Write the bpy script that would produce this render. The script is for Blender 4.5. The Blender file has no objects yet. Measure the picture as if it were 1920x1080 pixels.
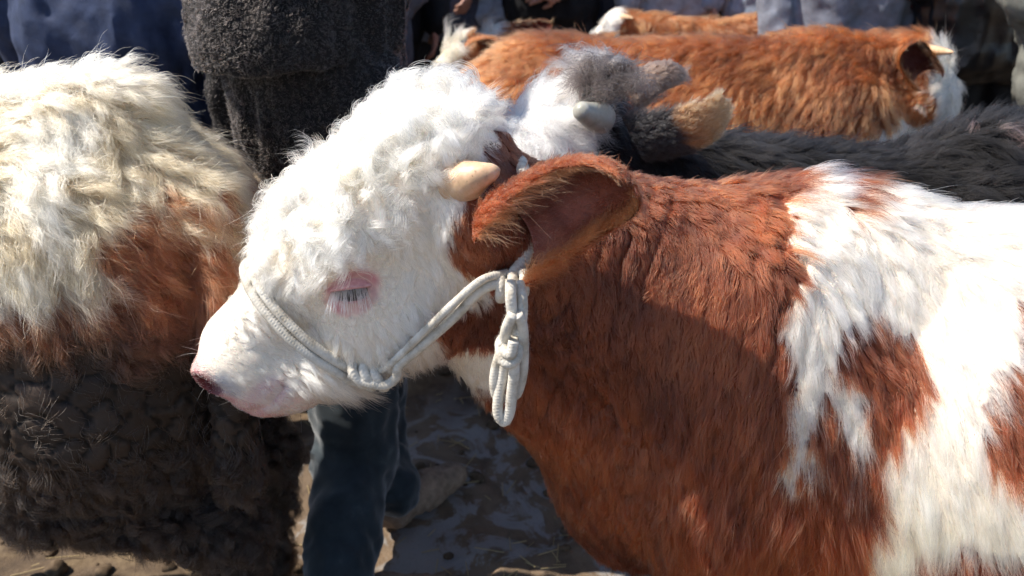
import bpy, math, random
import numpy as np
from mathutils import Vector, Matrix, kdtree
HQ = 1.0          # share of the full hair count

# ------------------------------------------------------------------ camera, sky, sun, exposure
scene = bpy.context.scene
C = scene.collection
PITCH = math.radians(25.0)
CAMZ = 1.40
cam_d = bpy.data.cameras.new('camera')
cam_d.sensor_width = 36.0
cam_d.lens = 18.0 / math.tan(math.radians(30))
cam_d.clip_start = 0.05
cam_d.clip_end = 4000
cam_d.dof.use_dof = True
cam_d.dof.focus_distance = 1.08
cam_d.dof.aperture_fstop = 5.6
cam = bpy.data.objects.new('camera', cam_d)
cam.location = (0, 0, CAMZ)
cam.rotation_euler = (math.pi / 2 - PITCH, 0, 0)
C.objects.link(cam)
scene.camera = cam

SUN_EL = math.radians(52)
SUN_AZ = math.radians(176)            # direction towards the sun, counter-clockwise from +x
SDIR = np.array([math.cos(SUN_EL) * math.cos(SUN_AZ), math.cos(SUN_EL) * math.sin(SUN_AZ), math.sin(SUN_EL)])
world = bpy.data.worlds.new('World')
scene.world = world
world.use_nodes = True
wn = world.node_tree
sky = wn.nodes.new('ShaderNodeTexSky')
sky.sky_type = 'NISHITA'
sky.sun_disc = False
sky.sun_elevation = SUN_EL
sky.sun_rotation = math.pi / 2 - SUN_AZ
sky.altitude = 1500
wn.links.new(sky.outputs[0], wn.nodes['Background'].inputs[0])
wn.nodes['Background'].inputs[1].default_value = 0.12
sun_d = bpy.data.lights.new('sun', 'SUN')
sun_d.energy = 4.7
sun_d.angle = math.radians(0.5)
sun_d.color = (1.0, 0.93, 0.82)
sun = bpy.data.objects.new('sun', sun_d)
sun.rotation_euler = Vector(SDIR).to_track_quat('Z', 'Y').to_euler()
C.objects.link(sun)
scene.view_settings.view_transform = 'Standard'
scene.view_settings.look = 'None'
scene.view_settings.exposure = 0.75
scene.cycles_curves.shape = 'RIBBONS'
scene.cycles.max_bounces = 24
scene.cycles.diffuse_bounces = 3
scene.cycles.transmission_bounces = 24
scene.cycles.glossy_bounces = 16
scene.cycles.transparent_max_bounces = 4

# ------------------------------------------------------------------ small maths
def at(u, v, Y):
    """point of the place seen at photograph position u, v at a distance Y in front of the camera"""
    r, q = (u - 960) / 1662.8, (540 - v) / 1662.8
    s, c = math.sin(PITCH), math.cos(PITCH)
    d = np.array([r, c + q * s, -s + q * c])
    return d * (Y / d[1]) + np.array([0, 0, CAMZ])

def project(P):
    s, c = math.sin(PITCH), math.cos(PITCH)
    Q = P - np.array([0, 0, CAMZ])
    dep = Q[:, 1] * c - Q[:, 2] * s
    up = Q[:, 1] * s + Q[:, 2] * c
    dep = np.maximum(dep, 1e-3)
    return 960 + 1662.8 * Q[:, 0] / dep, 540 - 1662.8 * up / dep

def unit(v):
    v = np.asarray(v, float)
    return v / np.maximum(np.linalg.norm(v, axis=-1, keepdims=True), 1e-9)

def sstep(a, b, x):
    t = np.clip((x - a) / (b - a), 0, 1)
    return t * t * (3 - 2 * t)

def fnoise(P, scale, seed, waves=10):
    """smooth noise, about -1..1, features about `scale` metres"""
    r = np.random.RandomState(seed)
    K = r.normal(size=(waves, 3)) * (3.2 / scale)
    ph = r.rand(waves) * 6.283
    return np.sin(P @ K.T + ph).sum(1) / math.sqrt(waves * 0.5) * 0.6

def vnoise(P, scale, seed):
    return np.stack([fnoise(P, scale, seed + i * 17) for i in range(3)], 1)

def poly_sd(x, y, poly):
    """signed distance to a polygon, positive inside"""
    poly = np.asarray(poly, float)
    d = np.full(len(x), 1e9)
    ins = np.zeros(len(x), bool)
    n = len(poly)
    for i in range(n):
        ax, ay = poly[i]; bx, by = poly[(i + 1) % n]
        ex, ey = bx - ax, by - ay
        t = np.clip(((x - ax) * ex + (y - ay) * ey) / (ex * ex + ey * ey + 1e-12), 0, 1)
        d = np.minimum(d, (x - ax - t * ex) ** 2 + (y - ay - t * ey) ** 2)
        cr = ((ay > y) != (by > y)) & (x < (bx - ax) * (y - ay) / (by - ay + 1e-12) + ax)
        ins ^= cr
    return np.where(ins, 1, -1) * np.sqrt(d)

# ------------------------------------------------------------------ signed-distance sculpting
class Sculpt:
    """rounded forms blended into one continuous skin"""
    def __init__(self):
        self.ops = []
        self.lo = np.full(3, 1e9); self.hi = np.full(3, -1e9)
        self.post = None
    def _grow(self, c, r):
        self.lo = np.minimum(self.lo, np.asarray(c) - r); self.hi = np.maximum(self.hi, np.asarray(c) + r)
    def ell(self, c, r, R=None, k=0.04, sub=False):
        c = np.array(c, float); r = np.array(r, float)
        R = np.eye(3) if R is None else np.array(R, float)     # rows: axes of the form
        self.ops.append(('e', c, r, R, k, sub))
        if not sub: self._grow(c, r.max())
    def cone(self, a, b, ra, rb, k=0.04, sub=False):
        a = np.array(a, float); b = np.array(b, float)
        self.ops.append(('c', a, b, (ra, rb), k, sub))
        if not sub: self._grow(a, ra); self._grow(b, rb)
    def dist(self, P):
        D = np.full(len(P), 10.0)
        for o in self.ops:
            if o[0] == 'e':
                _, c, r, R, k, sub = o
                q = (P - c) @ R.T
                k0 = np.sqrt(((q / r) ** 2).sum(1)); k1 = np.sqrt(((q / (r * r)) ** 2).sum(1))
                d = k0 * (k0 - 1) / np.maximum(k1, 1e-6)
            else:
                _, a, b, rr, k, sub = o
                e = b - a
                t = np.clip(((P - a) @ e) / (e @ e + 1e-12), 0, 1)
                d = np.linalg.norm(P - a - t[:, None] * e, axis=1) - (rr[0] + (rr[1] - rr[0]) * t)
            if sub:
                h = np.clip(0.5 - 0.5 * (D + d) / k, 0, 1)
                D = D * (1 - h) - d * h + k * h * (1 - h)
            else:
                h = np.clip(0.5 + 0.5 * (d - D) / k, 0, 1)
                D = d * (1 - h) + D * h - k * h * (1 - h)
        if self.post is not None:
            D = D + self.post(P)
        return D
    def mesh(self, h):
        lo = self.lo - 0.05; hi = self.hi + 0.05
        B = 6
        n = (np.ceil((hi - lo) / (h * B)).astype(int) + 1)
        g = [lo[i] + (np.arange(n[i]) + 0.5) * h * B for i in range(3)]
        G = np.stack(np.meshgrid(*g, indexing='ij'), -1).reshape(-1, 3)
        dc = self.dist(G).reshape(n)
        near = np.abs(dc) < h * B * 1.35 + 0.02
        D = np.repeat(np.repeat(np.repeat(dc, B, 0), B, 1), B, 2).astype(np.float32)
        bi = np.argwhere(near)
        loc = np.stack(np.meshgrid(*[np.arange(B)] * 3, indexing='ij'), -1).reshape(-1, 3)
        for s in range(0, len(bi), 3000):
            I = (bi[s:s + 3000, None, :] * B + loc[None]).reshape(-1, 3)
            D[I[:, 0], I[:, 1], I[:, 2]] = self.dist(lo + (I + 0.5) * h)
        return surface_nets(D, lo + 0.5 * h, h)

def surface_nets(D, lo, h):
    S = D < 0
    n = D.shape
    cnt = np.zeros(tuple(x - 1 for x in n), np.uint8)
    offs = [(i, j, k) for i in (0, 1) for j in (0, 1) for k in (0, 1)]
    for i, j, k in offs:
        cnt += S[i:n[0] - 1 + i, j:n[1] - 1 + j, k:n[2] - 1 + k]
    act = (cnt > 0) & (cnt < 8)
    idx = np.full(act.shape, -1, np.int64)
    cells = np.argwhere(act)
    idx[act] = np.arange(len(cells))
    vals = {o: D[cells[:, 0] + o[0], cells[:, 1] + o[1], cells[:, 2] + o[2]] for o in offs}
    acc = np.zeros((len(cells), 3)); num = np.zeros(len(cells))
    for a in offs:
        for d in range(3):
            if a[d] == 0:
                b = tuple(1 if q == d else a[q] for q in range(3))
                va, vb = vals[a], vals[b]
                m = (va < 0) != (vb < 0)
                t = np.where(m, va / np.where(m, va - vb, 1), 0)
                p = np.array(a, float)[None].repeat(len(cells), 0)
                p[:, d] = t
                acc[m] += p[m]; num[m] += 1
    V = lo + (cells + acc / num[:, None]) * h
    Q = []
    for d in range(3):
        e1, e2 = [(1, 2), (2, 0), (0, 1)][d]
        sl0 = [slice(None)] * 3; sl1 = [slice(None)] * 3
        sl0[d] = slice(0, n[d] - 1); sl1[d] = slice(1, n[d])
        s0, s1 = S[tuple(sl0)], S[tuple(sl1)]
        E = np.argwhere(s0 != s1)
        ok = (E[:, e1] > 0) & (E[:, e2] > 0) & (E[:, e1] < n[e1] - 1) & (E[:, e2] < n[e2] - 1)
        E = E[ok]
        flip = s0[E[:, 0], E[:, 1], E[:, 2]]
        def cid(a, b):
            X = E.copy(); X[:, e1] -= a; X[:, e2] -= b
            return idx[X[:, 0], X[:, 1], X[:, 2]]
        q = np.stack([cid(1, 1), cid(0, 1), cid(0, 0), cid(1, 0)], 1)
        q[~flip] = q[~flip][:, ::-1]
        Q.append(q)
    return V, np.concatenate(Q)

def vnormals(V, F):
    a, b, c, d = (V[F[:, i]] for i in range(4))
    n = np.cross(c - a, d - b)
    N = np.zeros_like(V)
    for i in range(4):
        np.add.at(N, F[:, i], n)
    return unit(N)

# ------------------------------------------------------------------ objects
def link_mesh(name, V, F, m, parent=None, col=None, smooth=True):
    me = bpy.data.meshes.new(name)
    V = np.asarray(V, np.float32)
    if isinstance(F, np.ndarray):
        k = F.shape[1]
        me.vertices.add(len(V)); me.vertices.foreach_set('co', V.ravel())
        me.loops.add(F.size); me.loops.foreach_set('vertex_index', F.ravel().astype(np.int32))
        me.polygons.add(len(F)); me.polygons.foreach_set('loop_start', np.arange(0, F.size, k, dtype=np.int32))
        me.update(calc_edges=True)
    else:
        me.from_pydata([tuple(v) for v in V], [], [tuple(f) for f in F])
    me.validate()
    if smooth:
        me.polygons.foreach_set('use_smooth', np.ones(len(me.polygons), bool))
    if col is not None:
        at_ = me.attributes.new('col', 'FLOAT_COLOR', 'POINT')
        cc = np.ones((len(V), 4), np.float32); cc[:, :3] = np.clip(col, 0, 1)
        at_.data.foreach_set('color', cc.ravel())
    if m is not None:
        me.materials.append(m)
    me.update()
    o = bpy.data.objects.new(name, me)
    C.objects.link(o)
    if parent is not None: parent_to(o, parent)
    return o

def parent_to(o, p):
    o.parent = p
    o.matrix_parent_inverse = p.matrix_basis.inverted()

def thing(name, label, cat, loc=(0, 0, 0), group=None):
    o = bpy.data.objects.new(name, None)
    o.empty_display_size = 0.1
    o.location = [float(x) for x in loc]
    C.objects.link(o)
    tag(o, label, cat, group)
    return o

def tag(o, label, cat, group=None):
    o['label'] = label; o['category'] = cat
    if group: o['group'] = group
    return o

# ------------------------------------------------------------------ materials
def mat(name, base=(0.5, 0.5, 0.5), rough=0.7, spec=0.3):
    m = bpy.data.materials.new(name)
    m.use_nodes = True
    b = m.node_tree.nodes['Principled BSDF']
    b.inputs['Base Color'].default_value = (*base, 1)
    b.inputs['Roughness'].default_value = rough
    b.inputs['Specular IOR Level'].default_value = spec
    return m, m.node_tree.nodes, m.node_tree.links, b

def nz(nodes, links, scale, detail=6, rough=0.6, coord='Object', dist=0.0):
    tc = nodes.new('ShaderNodeTexCoord')
    n = nodes.new('ShaderNodeTexNoise')
    n.inputs['Scale'].default_value = scale; n.inputs['Detail'].default_value = detail
    n.inputs['Roughness'].default_value = rough; n.inputs['Distortion'].default_value = dist
    links.new(tc.outputs[coord], n.inputs['Vector'])
    return n

def ramp(nodes, links, src, stops):
    r = nodes.new('ShaderNodeValToRGB')
    el = r.color_ramp.elements
    while len(el) < len(stops): el.new(0.5)
    for e, (p, c) in zip(el, stops):
        e.position = p; e.color = (*c, 1) if len(c) == 3 else c
    links.new(src, r.inputs[0])
    return r

def bump(nodes, links, src, bsdf, strength=0.3, dist=0.01):
    b = nodes.new('ShaderNodeBump')
    b.inputs['Strength'].default_value = strength; b.inputs['Distance'].default_value = dist
    links.new(src, b.inputs['Height'])
    links.new(b.outputs[0], bsdf.inputs['Normal'])
    return b

def hide_material():
    m, n, l, b = mat('hide', rough=0.65, spec=0.25)
    a = n.new('ShaderNodeAttribute'); a.attribute_name = 'col'
    no = nz(n, l, 140, 5)
    mx = n.new('ShaderNodeMix'); mx.data_type = 'RGBA'; mx.blend_type = 'MULTIPLY'
    mx.inputs['Factor'].default_value = 0.5
    r = ramp(n, l, no.outputs['Fac'], [(0.25, (0.55, 0.55, 0.55)), (0.75, (1.15, 1.15, 1.15))])
    l.new(a.outputs['Color'], mx.inputs['A']); l.new(r.outputs[0], mx.inputs['B'])
    l.new(mx.outputs['Result'], b.inputs['Base Color'])
    b.inputs['Subsurface Weight'].default_value = 0.15
    b.inputs['Subsurface Radius'].default_value = (0.01, 0.004, 0.003)
    b.inputs['Subsurface Scale'].default_value = 0.6
    bump(n, l, no.outputs['Fac'], b, 0.25, 0.002)
    return m

def hair_material():
    m = bpy.data.materials.new('hair')
    m.use_nodes = True
    n, l = m.node_tree.nodes, m.node_tree.links
    n.remove(n['Principled BSDF'])
    a = n.new('ShaderNodeAttribute'); a.attribute_name = 'col'
    h = n.new('ShaderNodeBsdfHairPrincipled')
    h.model = 'CHIANG'
    h.parametrization = 'COLOR'
    h.inputs['Roughness'].default_value = 0.42
    h.inputs['Radial Roughness'].default_value = 0.55
    h.inputs['Coat'].default_value = 0.0
    h.inputs['Random Roughness'].default_value = 0.2
    l.new(a.outputs['Color'], h.inputs['Color'])
    l.new(h.outputs[0], n['Material Output'].inputs['Surface'])
    return m

HIDE = hide_material()
HAIR = hair_material()
HAIR_DARK = hair_material()
HAIR_DARK.name = 'black_hair'
for _n in HAIR_DARK.node_tree.nodes:
    if _n.type == 'BSDF_HAIR_PRINCIPLED':
        _n.inputs['IOR'].default_value = 1.32; _n.inputs['Roughness'].default_value = 0.55

# ------------------------------------------------------------------ hair
def sample_surface(V, F, N, n, weight, rng, extra=None):
    T = np.concatenate([F[:, [0, 1, 2]], F[:, [0, 2, 3]]])
    a, b, c = V[T[:, 0]], V[T[:, 1]], V[T[:, 2]]
    ar = 0.5 * np.linalg.norm(np.cross(b - a, c - a), axis=1)
    cen = (a + b + c) / 3
    nn = unit(N[T].mean(1))
    w = ar * weight(cen, nn, None if extra is None else extra[T].mean(1))
    w = np.maximum(w, 0)
    t = np.searchsorted(np.cumsum(w) / w.sum(), rng.rand(n))
    t = np.minimum(t, len(T) - 1)
    r1 = np.sqrt(rng.rand(n)); r2 = rng.rand(n)
    bc = np.stack([1 - r1, r1 * (1 - r2), r1 * r2], 1)
    P = (V[T[t]] * bc[:, :, None]).sum(1)
    Nn = unit((N[T[t]] * bc[:, :, None]).sum(1))
    E = None if extra is None else (extra[T[t]] * bc[:, :, None]).sum(1)
    return P, Nn, E

def lock_curves(P, N, E, style, rng, K):
    """style(P,N,E) -> dict of flow, length, lift, end, curl, turns, wild"""
    st = style(P, N, E)
    n = len(P)
    fl = st['flow'] + rng.normal(size=(n, 3)) * st['wild'][:, None]
    fl = fl - (fl * N).sum(1)[:, None] * N
    fl = unit(fl)
    L = st['length'] * rng.uniform(0.7, 1.2, n)
    lift = np.clip(st['lift'] + rng.normal(size=n) * 0.08, 0.03, 1)[:, None]
    end = np.clip(st['end'] + rng.normal(size=n) * 0.08, -0.2, 1)[:, None]
    d0 = unit(fl * (1 - lift) + N * lift)
    d1 = unit(fl * (1 - np.abs(end)) + N * end + np.array([0, 0, -1]) * st.get('grav', 0.2))
    s = np.linspace(0, 1, K)
    pts = np.zeros((n, K, 3))
    for k in range(1, K):
        m = (s[k] + s[k - 1]) / 2
        d = unit(d0 * (1 - m) + d1 * m)
        pts[:, k] = pts[:, k - 1] + d * (L / (K - 1))[:, None]
    A = st['curl'] * rng.uniform(0.5, 1.3, n)
    if A.max() > 0:
        B1 = np.cross(N, fl)
        ph = rng.rand(n) * 6.283; tr = st['turns'] * rng.uniform(0.7, 1.3, n) * np.where(rng.rand(n) < 0.5, 1, -1)
        for k in range(1, K):
            rp = A * min(1, s[k] * 1.6)
            an = 6.283 * tr * s[k] + ph
            pts[:, k] += (rp * (np.cos(an) - np.cos(ph) * (1 - s[k])))[:, None] * B1 + (rp * 0.8 * (np.sin(an) - np.sin(ph) * (1 - s[k]) + 0.5))[:, None] * N
    return pts, L, st

def coat_of_hair(name, parent, V, F, style, colour, n, ratio=35, K=7, width=0.0005, seed=0, clump=0.75,
                 stray=0.05, density=None, extra=None, face_weight=True, fuzz=0.12):
    rng = np.random.RandomState(seed)
    N = vnormals(V, F)
    def weight(c, nn, e):
        w = np.ones(len(c)) if density is None else density(c, nn, e)
        if face_weight:
            view = unit(np.array([0, 0, CAMZ]) - c)
            fac = (view * nn).sum(1)
            w = w * (0.22 + 0.78 * sstep(-0.35, 0.1, fac))
            u, v = project(c)
            out = np.maximum(np.maximum(-u, u - 1920), np.maximum(-v, v - 1080))
            w = w * (0.12 + 0.88 * sstep(330, 60, out))
        return w
    ng = max(50, n // ratio)
    GP, GN, GE = sample_surface(V, F, N, ng, weight, rng, extra)
    G, GL, GS = lock_curves(GP, GN, GE, style, rng, K)
    P, Nn, E = sample_surface(V, F, N, n, weight, rng, extra)
    kd = kdtree.KDTree(ng)
    for i, p in enumerate(GP): kd.insert(p, i)
    kd.balance()
    idx = np.fromiter((kd.find(p)[1] for p in P.tolist()), np.int64, n)
    s = np.linspace(0, 1, K)
    off = np.clip(GP[idx] - P, -0.03, 0.03)
    lr = rng.uniform(0.6, 1.08, n)
    cl = clump * rng.uniform(0.6, 1.1, n)
    if 'loose' in GS:                      # short smooth hair does not gather into locks
        cl = cl * (1 - GS['loose'][idx])
    pts = P[:, None] + G[idx] * lr[:, None, None] + off[:, None] * (cl[:, None] * (s ** 1.1)[None])[:, :, None]
    nzv = rng.normal(size=(n, 3)) * (GL[idx] * fuzz)[:, None]
    ns = rng.rand(n) < stray
    nzv[ns] *= 3.0
    pts += nzv[:, None] * (s ** 1.3)[None, :, None]
    nz2 = rng.normal(size=(n, 3)) * (GL[idx] * fuzz * 0.35)[:, None]
    pts += nz2[:, None] * np.sin(s * 6.283 * 0.9)[None, :, None]
    keep = ((pts - P[:, None]) * Nn[:, None]).sum(2)
    low = np.minimum(keep - 0.0015 * (s > 0)[None], 0)
    pts -= low[:, :, None] * Nn[:, None] * 0.8
    col = colour(P, Nn, E)
    gv = rng.uniform(0.74, 1.12, ng)[idx] * rng.uniform(0.85, 1.1, n)
    col = np.clip(col * gv[:, None], 0.004, 0.96)
    hc = bpy.data.hair_curves.new(name)
    hc.add_curves([K] * n)
    hc.points.foreach_set('position', pts.astype(np.float32).ravel())
    rad = hc.attributes.get('radius') or hc.attributes.new('radius', 'FLOAT', 'POINT')
    prof = np.where(s < 0.6, 1.0, 1.0 - (s - 0.6) / 0.4 * 0.85)
    wv = rng.uniform(0.7, 1.2, n) * width * 0.5
    rad.data.foreach_set('value', (wv[:, None] * prof[None]).astype(np.float32).ravel())
    ca = hc.attributes.new('col', 'FLOAT_COLOR', 'CURVE')
    cc = np.ones((n, 4), np.float32); cc[:, :3] = col
    ca.data.foreach_set('color', cc.ravel())
    hc.materials.append(HAIR)
    o = bpy.data.objects.new(name, hc)
    C.objects.link(o)
    if parent is not None: parent_to(o, parent)
    return o

# ------------------------------------------------------------------ cattle
UP = np.array([0, 0, 1.0])

class Frame:
    def __init__(self, O, X, Y, Z, s=1.0):
        self.O = np.array(O, float); self.R = np.array([X, Y, Z], float); self.s = s
    def p(self, x, y, z):
        return self.O + self.s * (np.array([x, y, z], float) @ self.R)
    def v(self, x, y, z):
        return np.array([x, y, z], float) @ self.R
    def loc(self, P):
        return ((P - self.O) @ self.R.T) / self.s

def body_frame(O, ang, s):
    """ang: heading in degrees, counter-clockwise from +x"""
    a = math.radians(ang)
    Fw = np.array([math.cos(a), math.sin(a), 0])
    return Frame(O, Fw, np.cross(UP, Fw), UP, s)

def head_frame(P, muzzle, side, s):
    X = unit(np.asarray(muzzle, float) - np.asarray(P, float))
    Y = np.asarray(side, float); Y = unit(Y - (Y @ X) * X)
    return Frame(P, X, Y, np.cross(X, Y), s)

def torso(S, B, legs=True, belly=0.0, deep=0.0, low=0.0):
    R = B.R; s = B.s
    E = lambda c, r, k=0.06: S.ell(B.p(*c), np.array(r) * s, R, k * s)
    Cn = lambda a, b, ra, rb, k=0.05: S.cone(B.p(*a), B.p(*b), ra * s, rb * s, k * s)
    E((.02, 0, .75 - deep - low / 2), (.27, .185, .255 + deep - low / 2))
    E((-.32, 0, .72 - deep - low / 2), (.42, .235 + belly, .27 + belly + deep - low / 2))
    E((-.73, 0, .80), (.27, .20, .21))
    Cn((.0, 0, .955 - low), (-.75, 0, .945 - low * .7), .06, .075, .09)
    E((.0, 0, .97 - low), (.13, .05, .05), .06)
    E((.21, 0, .585 - deep), (.13, .10, .15 + deep * .5), .08)
    for l in (-1, 1):
        E((.06, .125 * l, .72), (.14, .075, .23), .06)
        E((-.78, .115 * l, .68), (.18, .105, .26), .06)
        E((-.62, .15 * l, .93), (.06, .05, .05), .07)
        if legs:
            Cn((.07, .12 * l, .60), (.10, .115 * l, .33), .085, .046, .04)
            Cn((.10, .115 * l, .33), (.085, .112 * l, .10), .043, .030, .02)
            Cn((.085, .112 * l, .10), (.11, .112 * l, .035), .038, .044, .02)
            Cn((-.74, .12 * l, .60), (-.66, .125 * l, .48), .13, .085, .06)
            Cn((-.68, .125 * l, .48), (-.93, .115 * l, .36), .08, .045, .04)
            Cn((-.93, .115 * l, .36), (-.89, .112 * l, .10), .042, .032, .02)
            Cn((-.89, .112 * l, .10), (-.86, .112 * l, .035), .038, .044, .02)

def neck(S, B, H, deep=0.0, low=0.0):
    s = B.s; h = H.s
    S.cone(B.p(-.02, 0, .92 - low), H.p(.02 + low * .3, 0, -.105 - low * .6), .10 * s, .072 * h, .06)
    S.cone(B.p(.10, 0, .78 - low * .6), H.p(.08, 0, -.13), .165 * s, .085 * h, .06)
    S.cone(B.p(.22, 0, .63 - deep), H.p(.16, 0, -.205), .12 * s, .055 * h, .06)

def head(S, H, fine=True):
    R = H.R; s = H.s
    E = lambda c, r, k=0.03, sub=False: S.ell(H.p(*c), np.array(r) * s, R, k * s, sub)
    Cn = lambda a, b, ra, rb, k=0.03, sub=False: S.cone(H.p(*a), H.p(*b), ra * s, rb * s, k * s, sub)
    E((.07, 0, -.03), (.11, .092, .095), .04)
    E((.16, 0, -.008), (.122, .088, .074), .04)
    Cn((.20, 0, .0), (.385, 0, -.030), .060, .049, .05)
    E((.394, 0, -.046), (.057, .066, .064), .03)
    E((.396, 0, -.086), (.054, .050, .042), .03)
    for l in (-1, 1):
        E((.165, .052 * l, -.075), (.10, .036, .085), .04)
        Cn((.19, .035 * l, -.128), (.36, .016 * l, -.098), .060, .038, .04)
        E((.180, .078 * l, -.008), (.045, .018, .022), .03)
        if fine:
            E((.430, .042 * l, -.018), (.022, .022, .024), .02)
            E((.209, .098 * l, -.050), (.026, .014, .017), .015, True)
            Cn((.450, .062 * l, -.008), (.430, .044 * l, -.030), .0150, .013, .006, True)
            Cn((.436, .058 * l, -.028), (.424, .064 * l, -.040), .006, .003, .006, True)
            Cn((.449, .030 * l, -.086), (.41, .058 * l, -.090), .003, .003, .008, True); Cn((.41, .058 * l, -.090), (.34, .056 * l, -.082), .003, .002, .010, True)

def ear_surface(base, along, opening, L, W, droop=0.0, flat=1.0, na=34, nb=25):
    """leaf-shaped cupped ear; returns V, F(quads), extra(a, b, inner)"""
    a_dir = unit(along); o = unit(np.asarray(opening) - (np.asarray(opening) @ a_dir) * a_dir)
    sd = np.cross(a_dir, o)
    A = np.linspace(0, 1, na); Bv = np.linspace(-1, 1, nb)
    V = []; X = []
    for side in (0, 1):
        for a in A:
            w = W * (0.62 * (1 - a) ** 2 + 1.05 * (a ** 0.75) * max(0, 1 - a ** 2.6) ** 0.55 * 0.98 + 0.02)
            th = (1.15 * (1 - a) ** 2 + 1.05) * flat
            Rr = w / max(math.sin(min(th, math.pi / 2)), .3)
            c = np.asarray(base) + a_dir * L * a + np.array([0, 0, -droop]) * a * a - o * 0.02 * math.sin(a * 3)
            for b in Bv:
                t = b * th
                n = -(sd * math.sin(t) - o * math.cos(t))
                n = sd * math.sin(t) - o * math.cos(t)
                edge = math.sqrt(max(0, 1 - b * b)) * math.sqrt(max(0, 1 - a ** 4))
                thick = (0.002 + 0.007 * edge) * (0.0 if side else 1.0)
                V.append(c + Rr * n + o * Rr * 0.6 + n * thick)
                X.append((a, b, side))
    V = np.array(V); X = np.array(X)
    F = []
    for side in (0, 1):
        o0 = side * na * nb
        for i in range(na - 1):
            for j in range(nb - 1):
                q = [o0 + i * nb + j, o0 + i * nb + j + 1, o0 + (i + 1) * nb + j + 1, o0 + (i + 1) * nb + j]
                F.append(q if side == 0 else q[::-1])
    F = np.array(F)
    # outside faces must look away from the opening
    n0 = np.cross(V[F[0, 1]] - V[F[0, 0]], V[F[0, 3]] - V[F[0, 0]])
    mid = F[(na // 2) * (nb - 1) + nb // 2]
    nm = np.cross(V[mid[1]] - V[mid[0]], V[mid[3]] - V[mid[0]])
    if nm @ o > 0: F = F[:, ::-1]
    st = na * nb
    ring = []
    path = [i * nb for i in range(na)] + [(na - 1) * nb + j for j in range(1, nb)] + [i * nb + nb - 1 for i in range(na - 2, -1, -1)]
    for p, q in zip(path[:-1], path[1:]):
        ring.append((p, q, q + st, p + st))
    return V, np.concatenate([F, np.array(ring)]), X, a_dir, o, sd

def tube(path, rad, seg=10, closed=False, profile=None, caps=True):
    """swept tube; rad scalar or array; profile(s, phi) radial factor"""
    P = np.asarray(path, float); n = len(P)
    T = np.zeros_like(P)
    if closed:
        T = np.roll(P, -1, 0) - np.roll(P, 1, 0)
    else:
        T[1:-1] = P[2:] - P[:-2]; T[0] = P[1] - P[0]; T[-1] = P[-1] - P[-2]
    T = unit(T)
    nrm = np.cross(T[0], [0.31, 0.52, 0.79]); nrm = unit(nrm)
    Ns = [nrm]
    for i in range(1, n):
        v = Ns[-1] - (Ns[-1] @ T[i]) * T[i]
        Ns.append(unit(v))
    Ns = np.array(Ns); Bs = np.cross(T, Ns)
    r = np.broadcast_to(np.asarray(rad, float), (n,))
    ph = np.arange(seg) / seg * 2 * math.pi
    sl = np.concatenate([[0], np.cumsum(np.linalg.norm(np.diff(P, axis=0), axis=1))])
    pf = np.ones((n, seg)) if profile is None else profile(sl[:, None], ph[None])
    V = P[:, None] + (r[:, None] * pf)[:, :, None] * (np.cos(ph)[None, :, None] * Ns[:, None] + np.sin(ph)[None, :, None] * Bs[:, None])
    V = V.reshape(-1, 3)
    F = []
    m = n if closed else n - 1
    for i in range(m):
        k = (i + 1) % n
        for j in range(seg):
            F.append((i * seg + j, i * seg + (j + 1) % seg, k * seg + (j + 1) % seg, k * seg + j))
    F = np.array(F)
    if caps and not closed:
        V = np.concatenate([V, P[:1], P[-1:]])
        a, b = n * seg, n * seg + 1
        ex = []
        for j in range(0, seg, 2):
            ex.append((a, (j + 2) % seg, j + 1, j)); ex.append((b, (n - 1) * seg + j, (n - 1) * seg + j + 1, (n - 1) * seg + (j + 2) % seg))
        F = np.concatenate([F, np.array(ex)])
    return V, F

def spline(pts, n):
    """smooth curve through points"""
    P = np.asarray(pts, float)
    P = np.concatenate([[2 * P[0] - P[1]], P, [2 * P[-1] - P[-2]]])
    m = len(P) - 3
    out = []
    for t in np.linspace(0, m - 1e-9, n):
        i = int(t); f = t - i
        a, b, c, d = P[i:i + 4]
        out.append(0.5 * ((2 * b) + (-a + c) * f + (2 * a - 5 * b + 4 * c - d) * f * f + (-a + 3 * b - 3 * c + d) * f ** 3))
    return np.array(out)

def ellipsoid(c, r, R, nu=24, nv=14):
    V = []; F = []
    for i in range(nv + 1):
        t = math.pi * i / nv
        for j in range(nu):
            p = 2 * math.pi * j / nu
            V.append(np.asarray(c) + (np.array([math.sin(t) * math.cos(p), math.sin(t) * math.sin(p), math.cos(t)]) * r) @ R)
    for i in range(nv):
        for j in range(nu):
            F.append((i * nu + j, (i + 1) * nu + j, (i + 1) * nu + (j + 1) % nu, i * nu + (j + 1) % nu))
    return np.array(V), np.array(F)

def horn_mesh(base, tip, bend, r0, n=26, seg=24, blunt=0.2):
    pts = spline([base, (np.asarray(base) + tip) / 2 + bend, tip], n)
    t = np.linspace(0, 1, n)
    r = r0 * (1 - t * (1 - blunt)) * np.sqrt(np.clip(1 - (np.clip(t - .86, 0, 1) / .145) ** 2, 0.01, 1))
    r = r * (1 + 0.022 * np.sin(t * 34 + 2 * np.sin(t * 9)) * (1 - t) ** .7)
    return tube(pts, r, seg)

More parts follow.
